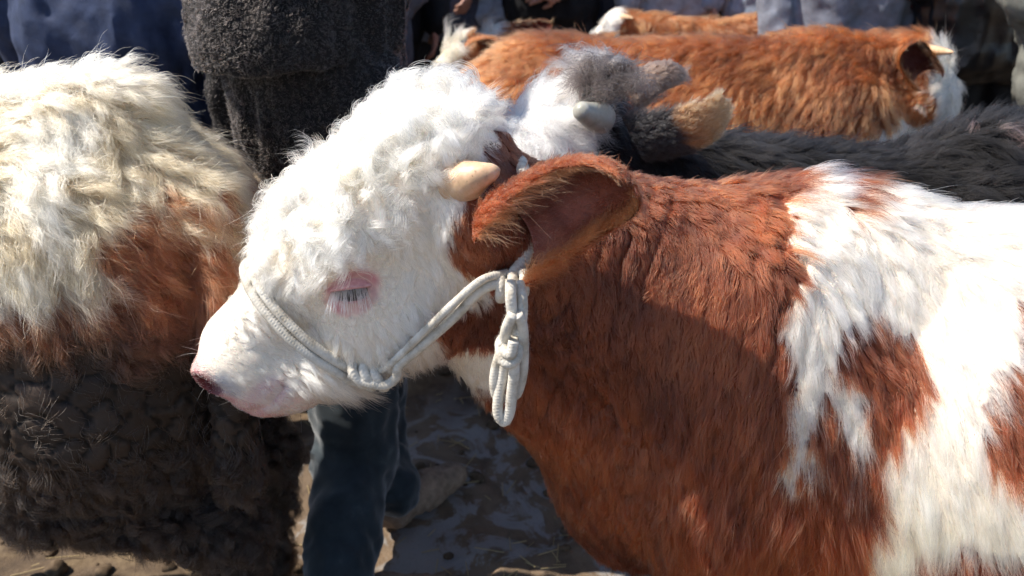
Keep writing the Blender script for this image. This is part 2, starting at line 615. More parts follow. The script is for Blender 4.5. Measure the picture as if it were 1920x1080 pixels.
def horn_material(name, base, tipc, seed):
    m, n, l, b = mat(name, base, 0.42, 0.45)
    no = nz(n, l, 60, 6, 0.6)
    r = ramp(n, l, no.outputs['Fac'], [(0.28, tuple(x * 0.7 for x in base)), (0.5, base), (0.75, tipc)])
    no2 = nz(n, l, 260, 4, 0.7)
    r2 = ramp(n, l, no2.outputs['Fac'], [(0.30, (0.35, 0.28, 0.2)), (0.36, (1, 1, 1))])
    mx = n.new('ShaderNodeMix'); mx.data_type = 'RGBA'; mx.blend_type = 'MULTIPLY'; mx.inputs['Factor'].default_value = 0.8
    l.new(r.outputs[0], mx.inputs['A']); l.new(r2.outputs[0], mx.inputs['B'])
    l.new(mx.outputs['Result'], b.inputs['Base Color'])
    b.inputs['Subsurface Weight'].default_value = 0.3
    b.inputs['Subsurface Radius'].default_value = (0.012, 0.006, 0.003)
    b.inputs['Subsurface Scale'].default_value = 0.6
    bump(n, l, no.outputs['Fac'], b, 0.25, 0.003)
    return m

CREAM_HORN = horn_material('cream_horn', (0.62, 0.41, 0.25), (0.76, 0.55, 0.39), 1)
GREY_HORN = horn_material('grey_horn', (0.36, 0.35, 0.30), (0.45, 0.44, 0.40), 2)

BROWN = np.array([0.215, 0.062, 0.024])
CHEST = np.array([0.13, 0.036, 0.018])
WHITE = np.array([0.86, 0.785, 0.67])

# ---- the calf in the middle
MO = at(1545, 372, 1.09); MO = np.array([MO[0], MO[1], 0.0])
MB = body_frame(MO, 162, 1.04)
MP, MM = at(850, 232, 1.09), at(344, 700, 1.04)
MS = np.linalg.norm(MM - MP) / 0.475
MH = head_frame(MP, MM, (0, -1, 0.0), MS)
FACE_WHITE = [(-.05, .2), (-.045, -.03), (.012, -.045), (.062, -.058), (.094, -.092), (.082, -.148), (.105, -.175), (.155, -.13), (.205, -.19), (.30, -.30), (.6, -.25), (.6, .25)]
PATCH = [(0.012, 1.05), (0.003, 1.004), (-0.03, 0.982), (-0.042, 0.990), (-0.052, 1.04), (-0.20, 1.06), (-.75, 1.1), (-.8, .8), (-0.4, .95),
         (-0.3, 0.937), (-0.217, 0.917), (-0.216, 0.871), (-0.198, 0.844), (-0.196, 0.792), (-0.218, 0.768), (-0.33, 0.745), (-.45, .60),
         (-0.34, 0.66), (-0.242, 0.673), (-0.193, 0.664), (-0.158, 0.634), (-0.146, 0.577), (-0.112, 0.553), (-0.093, 0.65), (-0.1, 0.69),
         (-0.106, 0.74), (-0.106, 0.763), (-0.13, 0.80), (-0.13, 0.834), (-0.117, 0.866), (-0.071, 0.888), (-0.036, 0.886), (-0.033, 0.847),
         (-0.052, 0.83), (-0.078, 0.765), (-0.086, 0.72), (-0.062, 0.745), (-0.045, 0.79), (-0.03, 0.81), (-0.025, 0.807), (-0.020, 0.735), (-0.002, 0.695), (0.006, 0.735), (0.002, 0.79),
         (0.006, 0.815), (0.022, 0.851), (0.029, 0.878), (0.016, 0.905), (0.014, 0.936), (0.028, 0.97), (0.031, 0.995), (0.025, 1.05)]
NOSEBAND = [MH.p(.302, .0, .046), MH.p(.302, .036, .034), MH.p(.303, .060, .004), MH.p(.302, .076, -.045), MH.p(.298, .079, -.085), MH.p(.293, .070, -.128), MH.p(.289, .052, -.165)]
NOSEBAND_LINE = spline(NOSEBAND, 60)
def main_sculpt():
    S = Sculpt()
    torso(S, MB, deep=0.06, low=.045); neck(S, MB, MH, 0.06, .045); head(S, MH)
    for l in (-1, 1):
        S.ell(MH.p(.045, .088 * l, -.095), np.array([.042, .030, .052]) * MS, MH.R, .03)
    S.post = lambda P: .0085 * neck_crease(P)
    return S

def neck_crease(P):
    """vertical folds of loose skin between the ear and the shoulder, 1 at the bottom of a fold"""
    nd = unit(MB.p(0.1, 0, .85) - MH.p(0, 0, -.05))
    c0 = MB.p(0.22, 0, .75)
    q = (P - c0) @ nd
    m = sstep(0.28, 0.14, np.abs(q + 0.03)) * sstep(-0.03, -0.10, (P - c0)[:, 1])
    w = fnoise(P, 0.16, 5) * 0.016 + fnoise(P, 0.05, 6) * .003
    a = sstep(-.7, .4, fnoise(P, 0.12, 8))
    return m * a * np.exp(-(np.sin((q + w) * math.pi / .029) / .28) ** 2)

def main_white(P, N=None):
    """pigment of the coat: > 0 white, < 0 chestnut (metres inside the white areas)"""
    h = MH.loc(P); b = MB.loc(P)
    w = fnoise(P, 0.05, 21) * 0.007 + fnoise(P, 0.018, 22) * 0.004
    face = poly_sd(h[:, 0], h[:, 2], FACE_WHITE) + w
    throat = 0.055 - np.linalg.norm((h - np.array([.185, .0, -.235])) * [0.8, .7, 1], axis=1) + w
    body = poly_sd(b[:, 0], b[:, 2], PATCH) + w * 1.2
    fl = -0.035 - w - np.linalg.norm((b - np.array([.0, .02, 1.03])) * [.8, .6, 1], axis=1) + 0.06
    return np.maximum(np.maximum(face, throat), np.maximum(body, fl))

def chestnut(P, seed=31):
    b = fnoise(P, 0.12, seed)[:, None]; c = fnoise(P * np.array([1, 1, .22]), 0.016, seed + 3)[:, None]
    t = np.clip(0.5 + 0.34 * b + 0.26 * c, 0, 1)
    return np.array([0.085, 0.018, 0.008]) * (1 - t) + np.array([0.27, 0.061, 0.020]) * t

def cream(P, seed=41, dirt=0.35):
    a = np.clip(fnoise(P, 0.06, seed) * 0.6 + fnoise(P, 0.022, seed + 2) * 0.5, 0, 1)[:, None] * dirt
    return WHITE * (1 - a) + np.array([0.66, 0.50, 0.31]) * a

def muzzle_skin(h):
    """how bare and pink: 1 at nose pad, lips and round the eye"""
    nose = sstep(.405, .434, h[:, 0] + 0.10 * np.clip(-h[:, 2] - .03, 0, 1))
    lip = sstep(-.088, -.108, h[:, 2]) * sstep(.33, .37, h[:, 0])
    e = np.linalg.norm((h - np.array([.209, .09, -.050])) * [0.9, .5, 1.25], axis=1)
    eye = sstep(.040, .030, e)
    return nose, lip, eye

def main_skin_colour(P):
    h = MH.loc(P)
    w = main_white(P)
    c = np.where(w[:, None] > 0, WHITE * [0.97, 0.92, 0.88], chestnut(P) * 0.8)
    nose, lip, eye = muzzle_skin(h)
    onhead = (h[:, 0] > .1) & (h[:, 2] > -.2)
    pink = np.array([0.62, 0.30, 0.30])
    pk = np.clip(nose + lip * 0.45 + eye * 0.9, 0, 1) * onhead
    pk = pk * (0.8 + 0.3 * fnoise(P, 0.02, 55))
    c = c * (1 - pk[:, None]) + pink * pk[:, None]
    g = sstep(.020, .010, np.linalg.norm((h - np.array([.415, .065, -.040])) * [1, .5, .8], axis=1)) * 0.75
    c = c * (1 - g[:, None]) + np.array([0.40, 0.40, 0.44]) * g[:, None]
    g = sstep(.034, .016, np.linalg.norm((h - np.array([.392, .055, -.080])) * [.8, .5, 1.2], axis=1)) * 0.6
    c = c * (1 - g[:, None]) + np.array([0.62, 0.30, 0.34]) * g[:, None]
    ns = sstep(.026, .016, np.linalg.norm(h - np.array([.438, .053, -.022]), axis=1))
    c = c * (1 - ns[:, None]) + np.array([0.16, 0.03, 0.03]) * ns[:, None]
    return c

def main_style(P, N, E):
    h = MH.loc(P); b = MB.loc(P); n = len(P)
    face = poly_sd(h[:, 0], h[:, 2], FACE_WHITE)
    hd = sstep(-.03, .02, face) * (h[:, 0] > -.08)
    back = -MB.R[0]; down = np.array([0, 0, -1.0])
    kb = np.where(b[:, 0] > 0.03, 0.12, 0.12 + 0.45 * sstep(0.03, -0.25, b[:, 0]))
    fb = back * kb[:, None] + down + N * 0.0 + back * (0.9 * sstep(.4, .9, N[:, 2]))[:, None] + vnoise(P, 0.11, 61) * 0.14
    X, Y, Z = MH.R
    wh = MH.p(.15, 0.0, .08)
    rad = unit(P - wh)
    side = sstep(.03, -.05, h[:, 2])[:, None]
    ff = rad * (1 - side) + (down * 0.85 - X * 0.35 - Z * 0.2) * side
    nosem = sstep(.27, .33, h[:, 0])[:, None]
    ff = ff * (1 - nosem) + (-Z * 0.9 - X * 0.45 + down * 0.25) * nosem
    ff = ff + vnoise(P, 0.045, 67) * (0.75 * sstep(-.07, .02, h[:, 2]) * sstep(.33, .2, h[:, 0]) + .18)[:, None]
    flow = ff * hd[:, None] + fb * (1 - hd)[:, None]
    fore = sstep(.31, .20, h[:, 0]) * sstep(-.028, .012, h[:, 2]) * hd
    poll = sstep(.10, .03, h[:, 0]) * sstep(-.05, .02, h[:, 2]) * hd
    nose, lip, eye = muzzle_skin(h)
    lh = 0.028 + 0.026 * fore - 0.008 * poll + .010 * sstep(.14, .2, h[:, 0]) * sstep(-.06, -.1, h[:, 2])
    lh = lh * (1 - 0.55 * sstep(.30, .38, h[:, 0])) * (1 - 0.5 * sstep(.385, .425, h[:, 0]))
    lh = lh * (1 - 0.8 * nose) * (1 - 0.75 * lip * (h[:, 0] > .34)) * (1 - .9 * eye)
    tuft = sstep(.05, .02, np.linalg.norm((h - np.array([.335, .060, -.125])) * [1.2, .5, 1], axis=1))
    lh = lh + 0.032 * tuft
    from_rope = np.min(np.stack([np.linalg.norm(P - q, axis=1) for q in NOSEBAND_LINE[::4]]), 0)
    lh = lh * (1 - .65 * sstep(.03, .012, from_rope) * sstep(.0, -.04, h[:, 2]))
    over_eye = np.linalg.norm((h - np.array([.209, .09, -.047])) * [0.70, .4, 1.0], axis=1)
    lh = lh * (1 - .80 * sstep(.060, .042, over_eye))
    lb = 0.034 + 0.010 * sstep(0.1, -0.1, b[:, 0]) + 0.02 * sstep(.85, .6, b[:, 2])
    lb = lb + 0.02 * sstep(0.09, 0.03, np.linalg.norm(b - np.array([.0, .0, 1.02]), axis=1))
    neckm = sstep(.05, .2, b[:, 0])
    lb = lb * (1 - 0.45 * neckm) * (1 - .6 * neck_crease(P))
    L = lh * hd + lb * (1 - hd)
    lift = (0.12 - .03 * sstep(.0, .15, b[:, 0])) * (1 - hd) + (0.16 + 0.15 * fore + 0.12 * poll) * hd
    lift = lift + 0.25 * sstep(.6, .95, N[:, 2]) * (1 - hd)
    end = 0.05 + 0.12 * fore + 0.1 * poll - 0.02 * (1 - hd)
    curl = 0.0095 * fore + 0.004 * poll + 0.0012 * hd + 0.0012 * (1 - hd)
    lo = sstep(.35, .41, h[:, 0]) * hd
    lift = lift * (1 - .55 * lo)
    return dict(flow=flow, length=L, lift=lift, end=end, curl=curl * (1 - lo), loose=np.maximum(lo * .9, .45 * (1 - hd) * sstep(-.05, .1, b[:, 0]) + .15 * (1 - hd)), turns=0.9 + 0.5 * fore, wild=0.10 + 0.22 * fore + 0.05 * hd, grav=0.25)

def main_hair_colour(P, N, E):
    w = main_white(P)
    sk = sstep(-0.003, 0.003, w + np.random.RandomState(5).normal(size=len(P)) * 0.002)[:, None]
    hh = MH.loc(P); fz = (sstep(.34, .2, hh[:, 0]) * sstep(-.08, .02, hh[:, 2]) * (hh[:, 0] > -.06))[:, None]
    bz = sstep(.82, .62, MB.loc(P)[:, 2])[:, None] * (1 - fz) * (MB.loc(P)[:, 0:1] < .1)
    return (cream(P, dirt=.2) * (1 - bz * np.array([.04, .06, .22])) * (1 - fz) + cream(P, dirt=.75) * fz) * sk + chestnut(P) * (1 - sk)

def main_density(c, n, e):
    h = MH.loc(c)
    nose, lip, eye = muzzle_skin(h)
    face = (poly_sd(h[:, 0], h[:, 2], FACE_WHITE) > 0) & (h[:, 0] > .02)
    d = np.where(face, 1.7, 1.0)
    on = (h[:, 0] > .1) & face
    d = d * np.where(on, (1 - nose * 0.9) * (1 - lip * 0.75) * (1 - eye), 1)
    d = d * np.where(on, 1 + 0.5 * sstep(.36, .41, h[:, 0]), 1)
    return d

calf = thing('calf', 'chestnut calf with curly white face and white shoulder patch, wearing a rope halter', 'calf', MO)
mV, mF = main_sculpt().mesh(0.005)
main_body = link_mesh('body', mV, mF, HIDE, calf, main_skin_colour(mV))
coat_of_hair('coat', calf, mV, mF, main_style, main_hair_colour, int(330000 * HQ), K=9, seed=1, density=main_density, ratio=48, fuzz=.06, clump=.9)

def make_ear(parent, base, along, opening, L, W, pig, inner_col, seed, nh=9000, droop=0.0, long_tuft=0.03, flat=1.0):
    V, F, X, ad, o, sd = ear_surface(base, along, opening, L, W, droop, flat)
    cc = np.where(X[:, 2:3] > .5, inner_col(V, X), pig(V, X) * 0.85)
    e = link_mesh('ear', V, F, HIDE, parent, cc)
    def style(P, N, E):
        a, b, inn = E[:, 0], E[:, 1], E[:, 2] > .5
        fl = ad * 1.0 + sd * (b * 0.5 * sstep(.3, .9, a))[:, None] + vnoise(P, .04, seed) * .15
        rim = sstep(.6, .95, np.abs(b))
        L_ = np.where(inn, 0.008 + .009 * (np.abs(b) > .45) + long_tuft * np.maximum(rim * sstep(.8, .3, a), 1.1 * sstep(.2, .05, a)), 0.013 + 0.010 * rim)
        fl = np.where((inn & (rim > .3))[:, None], ad - sd * b[:, None] * 0.8, fl)
        return dict(flow=fl, length=L_, lift=np.where(inn, .30 + .2 * rim, .25), end=np.full(len(P), .1),
                    curl=np.full(len(P), .001), turns=np.ones(len(P)), wild=np.full(len(P), .15), grav=0.1)
    def dens(c, n, E):
        inn = E[:, 2] > .5
        return np.where(inn, 0.28 + 1.2 * sstep(.6, .95, np.abs(E[:, 1])) + 1.0 * sstep(.2, .05, E[:, 0]), 1.0)
    def hc(P, N, E):
        inn = (E[:, 2:3] > .5)
        return np.where(inn, inner_col(P, E) * 1.0 * (1 - .75 * sstep(.5, .9, np.abs(E[:, 1:2]))) + (pig(P, E) * .8 + np.array([.30, .14, .065])) * (.75 * sstep(.5, .9, np.abs(E[:, 1:2]))), pig(P, E))
    coat_of_hair('ear_hair', e, V, F, style, hc, int(nh * max(HQ, .3)), ratio=20, K=6, width=.00042, seed=seed, density=dens, extra=X, clump=.6)
    return e

def chestnut_pig(V, X): return chestnut(V, 33) * 1.05
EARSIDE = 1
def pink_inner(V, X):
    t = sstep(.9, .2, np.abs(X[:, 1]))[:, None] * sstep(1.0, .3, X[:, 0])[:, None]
    lowr = sstep(-.2, .7, X[:, 1] * EARSIDE)[:, None]  # upper half painted darker: the shade inside the ear is put into the colour
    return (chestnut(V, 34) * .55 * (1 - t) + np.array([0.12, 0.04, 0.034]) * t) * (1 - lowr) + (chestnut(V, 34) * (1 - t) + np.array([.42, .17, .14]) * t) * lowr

ear_base = MH.p(.035, .085, -.098)
ear_base = at(962, 424, .972)
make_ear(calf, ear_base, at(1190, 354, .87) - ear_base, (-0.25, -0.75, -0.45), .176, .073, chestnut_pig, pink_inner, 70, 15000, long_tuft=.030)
far_base = MH.p(.035, -.085, -.098)
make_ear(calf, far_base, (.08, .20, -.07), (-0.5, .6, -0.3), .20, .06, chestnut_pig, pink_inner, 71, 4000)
for sgn, hb in ((1, MH.p(.036, .072, -.044)), (-1, MH.p(.030, -.070, -.030))):
    tip = at(937, 318, .965) if sgn > 0 else MH.p(-.02, -.13, -.02)
    V, F = horn_mesh(hb, tip, MH.v(.002, .012 * sgn, .006), .034)
    link_mesh('horn', V, F, CREAM_HORN, calf)

# eye: ball, heavy pink upper lid, lower lid, white lashes
skin_m, _n, _l, _b = mat('eyelid_skin', (0.62, 0.30, 0.30), 0.45, 0.4)
_b.inputs['Subsurface Weight'].default_value = 0.3
_b.inputs['Subsurface Radius'].default_value = (0.01, 0.004, 0.003)
_no = nz(_n, _l, 180, 5)
_r = ramp(_n, _l, _no.outputs['Fac'], [(0.3, (0.50, 0.22, 0.23)), (0.7, (0.70, 0.40, 0.40))])
_l.new(_r.outputs[0], _b.inputs['Base Color'])
bump(_n, _l, _no.outputs['Fac'], _b, 0.3, 0.001)
eye_m = mat('dark_eye', (0.010, 0.007, 0.006), 0.08, 0.6)[0]
def make_eye(parent, H, sgn, lash_col):
    s = H.s
    ex = unit(H.v(.062, 0, .044)); ey = H.v(0, 1, 0) * sgn; ez = np.cross(ex, ey); ez = ez if ez[2] > 0 else -ez
    c = H.p(.209, .076 * sgn, -.050)
    V, F = ellipsoid(c, np.array([.024, .016, .017]) * s, np.array([ex, ey, ez]))
    link_mesh('eyeball', V, F, eye_m, parent)
    def lid(name, f0, f1, r, lip):
        V = []; na, nb = 30, 14
        for i in range(na):
            t = math.radians(-84 + 168 * i / (na - 1))
            for j in range(nb):
                q = j / (nb - 1)
                p = math.radians(f0 + (f1 - f0) * q)
                k = 1 + (lip * math.exp(-((q - .93) / .09) ** 2) if q <= .93 else lip * math.exp(-((q - .93) / .05) ** 2)) + 0.05 * math.sin(q * 9) * (1 - q)
                d = ex * math.sin(t) * r[0] + (ey * math.cos(p) * r[1] + ez * math.sin(p) * r[2]) * math.cos(t) ** .8
                V.append(c + d * k * s)
        F = np.array([(i * nb + j, i * nb + j + 1, (i + 1) * nb + j + 1, (i + 1) * nb + j) for i in range(na - 1) for j in range(nb - 1)])
        o = link_mesh(name, V, F, skin_m, parent)
        md = o.modifiers.new('t', 'SOLIDIFY'); md.thickness = .0015
    lid('upper_eyelid', 88, 20, (.0255, .0185, .0185), .10)
    lid('lower_eyelid', -84, -36, (.0255, .0175, .0180), .08)
    rng = np.random.RandomState(9)
    n = 130; K = 7
    t = np.radians(rng.uniform(-42, 68, n)); p0 = math.radians(20)
    st = c + (ex * (np.sin(t) * .0255)[:, None] + (ey * math.cos(p0) * .0195 + ez * math.sin(p0) * .0190)[None] * (np.cos(t) ** .8)[:, None]) * s
    d0 = ey[None] * .75 - ez[None] * .5 + ex[None] * (np.sin(t) * .35 + rng.normal(size=n) * .12)[:, None]
    L = rng.uniform(.016, .034, n) * s
    pts = np.zeros((n, K, 3)); pts[:, 0] = st
    for k in range(1, K):
        d = unit(d0 + np.array([0, 0, -1.0]) * (.25 + .5 * k / K))
        pts[:, k] = pts[:, k - 1] + d * (L / (K - 1))[:, None]
    hc = bpy.data.hair_curves.new('eyelashes'); hc.add_curves([K] * n)
    hc.points.foreach_set('position', pts.astype(np.float32).ravel())
    rad = hc.attributes.get('radius') or hc.attributes.new('radius', 'FLOAT', 'POINT')
    rad.data.foreach_set('value', (np.linspace(1, .25, K)[None] * np.full((n, 1), .00040)).astype(np.float32).ravel())
    ca = hc.attributes.new('col', 'FLOAT_COLOR', 'CURVE')
    ca.data.foreach_set('color', np.tile(np.array([*lash_col, 1], np.float32), (n, 1)).ravel())
    hc.materials.append(HAIR)
    o = bpy.data.objects.new('eyelashes', hc); C.objects.link(o); parent_to(o, parent)
make_eye(calf, MH, 1, (.9, .88, .86))

# ---- rope halter of the middle calf
def rope_material():
    m, n, l, b = mat('cotton_rope', (0.62, 0.58, 0.50), 0.85, 0.2)
    no = nz(n, l, 45, 6, 0.65)
    r = ramp(n, l, no.outputs['Fac'], [(0.30, (0.36, 0.31, 0.24)), (0.5, (0.60, 0.555, 0.48)), (0.8, (0.80, 0.76, 0.69))])
    l.new(r.outputs[0], b.inputs['Base Color'])
    n2 = nz(n, l, 900, 3)
    bump(n, l, n2.outputs['Fac'], b, 0.4, 0.0006)
    return m
ROPE = rope_material()
def braid(rad):
    k = 2 * math.pi / (rad * .62)
    def f(s, ph):
        a = np.cos(k * s + 3 * ph); b2 = np.cos(k * s - 3 * ph + 1.5)
        return 1 + 0.05 * np.maximum(a, b2) - 0.025
    return f
def rope(name, pts, rad, parent, closed=False, step=0.0008):
    P = np.asarray(pts, float)
    if closed: P = np.concatenate([P, P[:3]])
    Lg = np.linalg.norm(np.diff(P, axis=0), axis=1).sum()
    C_ = spline(P, max(20, int(Lg / step)))
    if closed:
        # drop the run-in so that the ring closes on itself
        d = np.linalg.norm(C_ - C_[int(len(C_) * .02)], axis=1); h = len(C_) // 2
        j = h + np.argmin(d[h:]); C_ = C_[int(len(C_) * .02):j]
    V, F = tube(C_, rad, 20, closed, braid(rad))
    o = link_mesh(name, V, F, ROPE, parent)
    def fib(P_, N_, E_):
        m = len(P_)
        return dict(flow=vnoise(P_, .006, 160), length=np.full(m, .0030), lift=np.full(m, .4), end=np.full(m, .2), curl=np.full(m, .0008), turns=np.ones(m), wild=np.full(m, .8), grav=.1)
    coat_of_hair('stray_fibres', o, V, F, fib, lambda a, b_, c: np.tile(np.array([[.62, .58, .5]]), (len(a), 1)), int(1500 * len(C_) * step * max(HQ, .1)) + 60, K=4, ratio=8, width=.00016, seed=19, clump=.3, fuzz=.5)
    return o

halter = thing('rope_halter', 'off-white braided rope halter with a knotted loop hanging below the ear of the white-faced calf', 'halter', MH.p(.29, 0, -.20))
for dx in (-.0062, .0062):
    pts = [p + MH.v(dx, 0, 0) * MS for p in NOSEBAND]
    far = [MH.p(.302, -.036, .034), MH.p(.303, -.062, .004), MH.p(.302, -.086, -.045), MH.p(.295, -.070, -.125), MH.p(.29, -.02, -.185), MH.p(.289, .03, -.182)]
    rope('noseband', [p + MH.v(dx, 0, 0) * MS for p in far[::-1]] + pts, .0063, halter)
kn = at(690, 708, .985)
def px(u, v, Y): return at(u, v, Y)
rope('cheek_rope', [px(958, 530, .955), px(905, 542, .950), px(850, 596, .950), px(795, 645, .955), px(750, 684, .965), px(742, 708, .968), px(722, 722, .968), px(690, 718, .970), px(655, 700, .975)], .0062, halter)
rope('cheek_rope', [px(950, 512, .965), px(902, 526, .945), px(850, 570, .943), px(808, 610, .945), px(735, 680, .968), px(700, 700, .985)], .0050, halter)
coil = []
ax0, ax1 = px(662, 697, .985), px(728, 705, .985)
for i in range(40):
    t = i / 39; a = t * 2 * math.pi * 3.2
    coil.append(ax0 + (ax1 - ax0) * t + np.array([0.004 * math.sin(a * 2), .0135 * math.cos(a), .0155 * math.sin(a)]))
rope('nose_knot', coil, .0064, halter)
coil = []
ax0, ax1 = px(928, 540, .962), px(985, 532, .957)
for i in range(40):
    t = i / 39; a = t * 2 * math.pi * 2.6
    coil.append(ax0 + (ax1 - ax0) * t + np.array([.003 * math.sin(a), .012 * math.cos(a), .014 * math.sin(a)]))
rope('cheek_knot', coil, .0064, halter)
rope('poll_strap', [px(960, 520, .960), px(985, 480, .985), px(1000, 400, 1.015), px(985, 335, 1.035), px(978, 312, 1.06), px(978, 304, 1.10), px(995, 318, 1.17), px(1000, 420, 1.22), px(940, 560, 1.20)], .0085, halter)
Yc = .905
def cx(u, v, dy=0.0): return at(957 + (u - 957) * .76, v, Yc + dy * .8)
rope('rope_link', [cx(958, 528, .02), cx(958, 560), cx(964, 600), cx(972, 622), cx(984, 605), cx(986, 560, .01), cx(978, 530, .03)], .0064, halter)
rope('rope_link', [cx(974, 590, -.012), cx(985, 608, -.006), cx(989, 650, .004), cx(986, 700, .012), cx(974, 735, .016), cx(962, 742, .02)], .0066, halter)
rope('rope_link', [cx(962, 590, -.014), cx(948, 615, -.008), cx(942, 640, .002), cx(944, 660, -.012), cx(958, 664, -.018), cx(965, 640, -.016)], .0064, halter)
rope('rope_link', [cx(932, 645, .0), cx(936, 672, -.012), cx(952, 682, -.018), cx(972, 672, -.012), cx(976, 650, .0), cx(966, 634, .012), cx(946, 632, .012)], .0065, halter, True)
rope('rope_link', [cx(936, 655, .006), cx(922, 690, .008), cx(918, 718, .008), cx(924, 742, .010), cx(938, 748, .014)], .0065, halter)
rope('end_loop', [cx(964, 668, -.012), cx(966, 700, -.010), cx(960, 740, -.006), cx(955, 772, -.004), cx(942, 790, -.003), cx(927, 776, -.002), cx(928, 745, .002), cx(938, 708, .004), cx(946, 676, .0)], .0066, halter)

# ---- other cattle
def plain_style(B, H, whiteness, len_b=.04, len_h=.022, fore_len=.03, curl=.004, neckdown=.2):
    def style(P, N, E):
        h = H.loc(P); b = B.loc(P); n = len(P)
        hd = (h[:, 0] > .02) & (np.abs(h[:, 1]) < .2) & (h[:, 2] > -.28) & (h[:, 0] < .7)
        hd = hd.astype(float)
        back = -B.R[0]; down = np.array([0, 0, -1.0])
        fb = back * (neckdown + .5 * sstep(.05, -.3, b[:, 0]))[:, None] + down + back * (1.0 * sstep(.4, .9, N[:, 2]))[:, None] + vnoise(P, .1, 61) * .3
        rad = unit(P - H.p(.14, 0, .08))
        side = sstep(.03, -.05, h[:, 2])[:, None]
        ff = rad * (1 - side) + (down * .8 - H.R[0] * .5) * side + vnoise(P, .04, 67) * .35
        fl = ff * hd[:, None] + fb * (1 - hd)[:, None]
        fore = sstep(.26, .12, h[:, 0]) * sstep(-.045, .0, h[:, 2]) * hd
        L = (len_h + fore_len * fore) * hd + len_b * (1 - hd)
        L = L * (1 - .6 * sstep(.36, .43, h[:, 0]) * hd)
        return dict(flow=fl, length=L, lift=.22 + .2 * fore + .2 * sstep(.6, .95, N[:, 2]) * (1 - hd), end=.04 + .1 * fore, curl=curl * fore + .0015,
                    turns=np.ones(n), wild=.14 + .2 * fore, grav=.25)
    return style

def make_cattle(name, label, O, ang, s, P, M, white_fn, dark, light, hair_n, seed, ear_spec=None, horns=None, h=.009, side=None, scale_h=None,
                style=None, width=.0006, white_col=None, group=None, extra_sculpt=None, pig=None, grow_hair=True, mesh_post=None, density=None, deep=0.0, neck_low=0.0, legs=True, K=6, ratio=45, clump=.8, fuzz=.1):
    B = body_frame(np.array([O[0], O[1], 0.0]), ang, s)
    Fw = B.R[0]
    sd = B.R[1] if side is None else np.asarray(side, float)
    hs = (np.linalg.norm(np.asarray(M) - P) / .475) if scale_h is None else scale_h
    H = head_frame(P, M, sd, hs)
    S = Sculpt(); torso(S, B, deep=deep); neck(S, B, H, deep, neck_low); head(S, H)
    if extra_sculpt: extra_sculpt(S, B, H)
    V, F = S.mesh(h)
    dark = np.array(dark); light = np.array(light)
    def base(P_):
        t = np.clip(.5 + .35 * fnoise(P_, .14, seed) + .2 * fnoise(P_, .03, seed + 1), 0, 1)[:, None]
        return dark * (1 - t) + light * t
    wc = WHITE if white_col is None else np.array(white_col)
    def colour(P_, N_=None, E_=None):
        if pig is not None: return pig(P_, B, H, base)
        w = white_fn(P_, B, H)
        k = sstep(-.004, .004, w)[:, None]
        d = np.clip(fnoise(P_, .05, seed + 5) * .7, 0, 1)[:, None] * .3
        return (wc * (1 - d) + np.array([.62, .47, .30]) * d) * k + base(P_) * (1 - k)
    def skin(P_):
        c = colour(P_)
        hh = H.loc(P_)
        nose = (sstep(.42, .45, hh[:, 0]) * (np.abs(hh[:, 1]) < .15) * (hh[:, 0] < .6) * (hh[:, 2] > -.25))[:, None]
        return c * .85 * (1 - nose) + np.array([.5, .27, .25]) * nose
    if mesh_post: V, skinc = mesh_post(V, F, B, H, skin)
    else: skinc = skin(V)
    root = thing(name, label, 'calf', B.O, group)
    link_mesh('body', V, F, HIDE, root, skinc)
    st = style(B, H) if style else plain_style(B, H, None)
    coat_of_hair('coat', root, V, F, st, colour, int(hair_n * HQ), K=K, ratio=ratio, width=width, seed=seed, density=density and (lambda c, n, e: density(c, n, e, B, H)), clump=clump, fuzz=fuzz)
    return root, B, H, base

def simple_horn(parent, H, sgn, tip, r=.027, blunt=.2, m=None, base=(.03, .07, -.03)):
    hb = H.p(base[0], base[1] * sgn, base[2])
    V, F = horn_mesh(hb, tip, H.v(0, .01 * sgn, .004), r * H.s, blunt=blunt)
    return link_mesh('horn', V, F, m or CREAM_HORN, parent)

# muddy calf at the left: its rump and near hind leg are in view
ML_Y = 1.31
def left_extra(S, B, H):
    S.cone(B.p(-.86, .05, .97), B.p(-.95, .09, .90), .05, .045, .06); S.cone(B.p(-.95, .09, .90), B.p(-.985, .155, .74), .040, .036, .018); S.cone(B.p(-.985, .155, .74), B.p(-.975, .185, .52), .034, .028, .008)
    S.ell(B.p(-.82, .03, 1.01), np.array([.075, .06, .05]), B.R, .05)
    S.ell(B.p(-.30, 0, .95), np.array([.35, .13, .07]), B.R, .07)

def left_zone(b):
    """1 where the flank is caked with dried mud"""
    w = fnoise(b, .09, 90) * .035
    return sstep(.80, .735, b[:, 2] + w + .05 * sstep(-.72, -.95, b[:, 0]))

def left_pig(P, B, H, base):
    b = B.loc(P)
    w = fnoise(b, .07, 91) * .02 + fnoise(b, .025, 92) * .012
    white = (b[:, 2] - .81) + w - .0 * b[:, 0]
    brown = .055 - np.hypot(b[:, 0] + .925, (b[:, 2] - .83) * .75) + w
    k = sstep(-.01, .01, np.minimum(white, -brown - .01))[:, None]
    d = np.clip(.56 + fnoise(b, .06, 94) * .6 + fnoise(b, .02, 95) * .4 + .75 * sstep(-.78, -.95, b[:, 0]), 0, 1)[:, None] * sstep(1.11, 1.0, b[:, 2] + w * .5)[:, None]
    d = np.clip(d + .16, 0, 1)
    cre = np.array([.84, .75, .61]) * (1 - d) + np.array([.47, .35, .21]) * d
    t = sstep(.86, .70, b[:, 2] + w)[:, None]
    br = np.array([.20, .062, .022]) * (1 - t) + np.array([.10, .040, .020]) * t
    c = cre * k + br * (1 - k)
    m = left_zone(b)[:, None]
    return c * (1 - m) + np.array([.022, .0135, .009]) * m

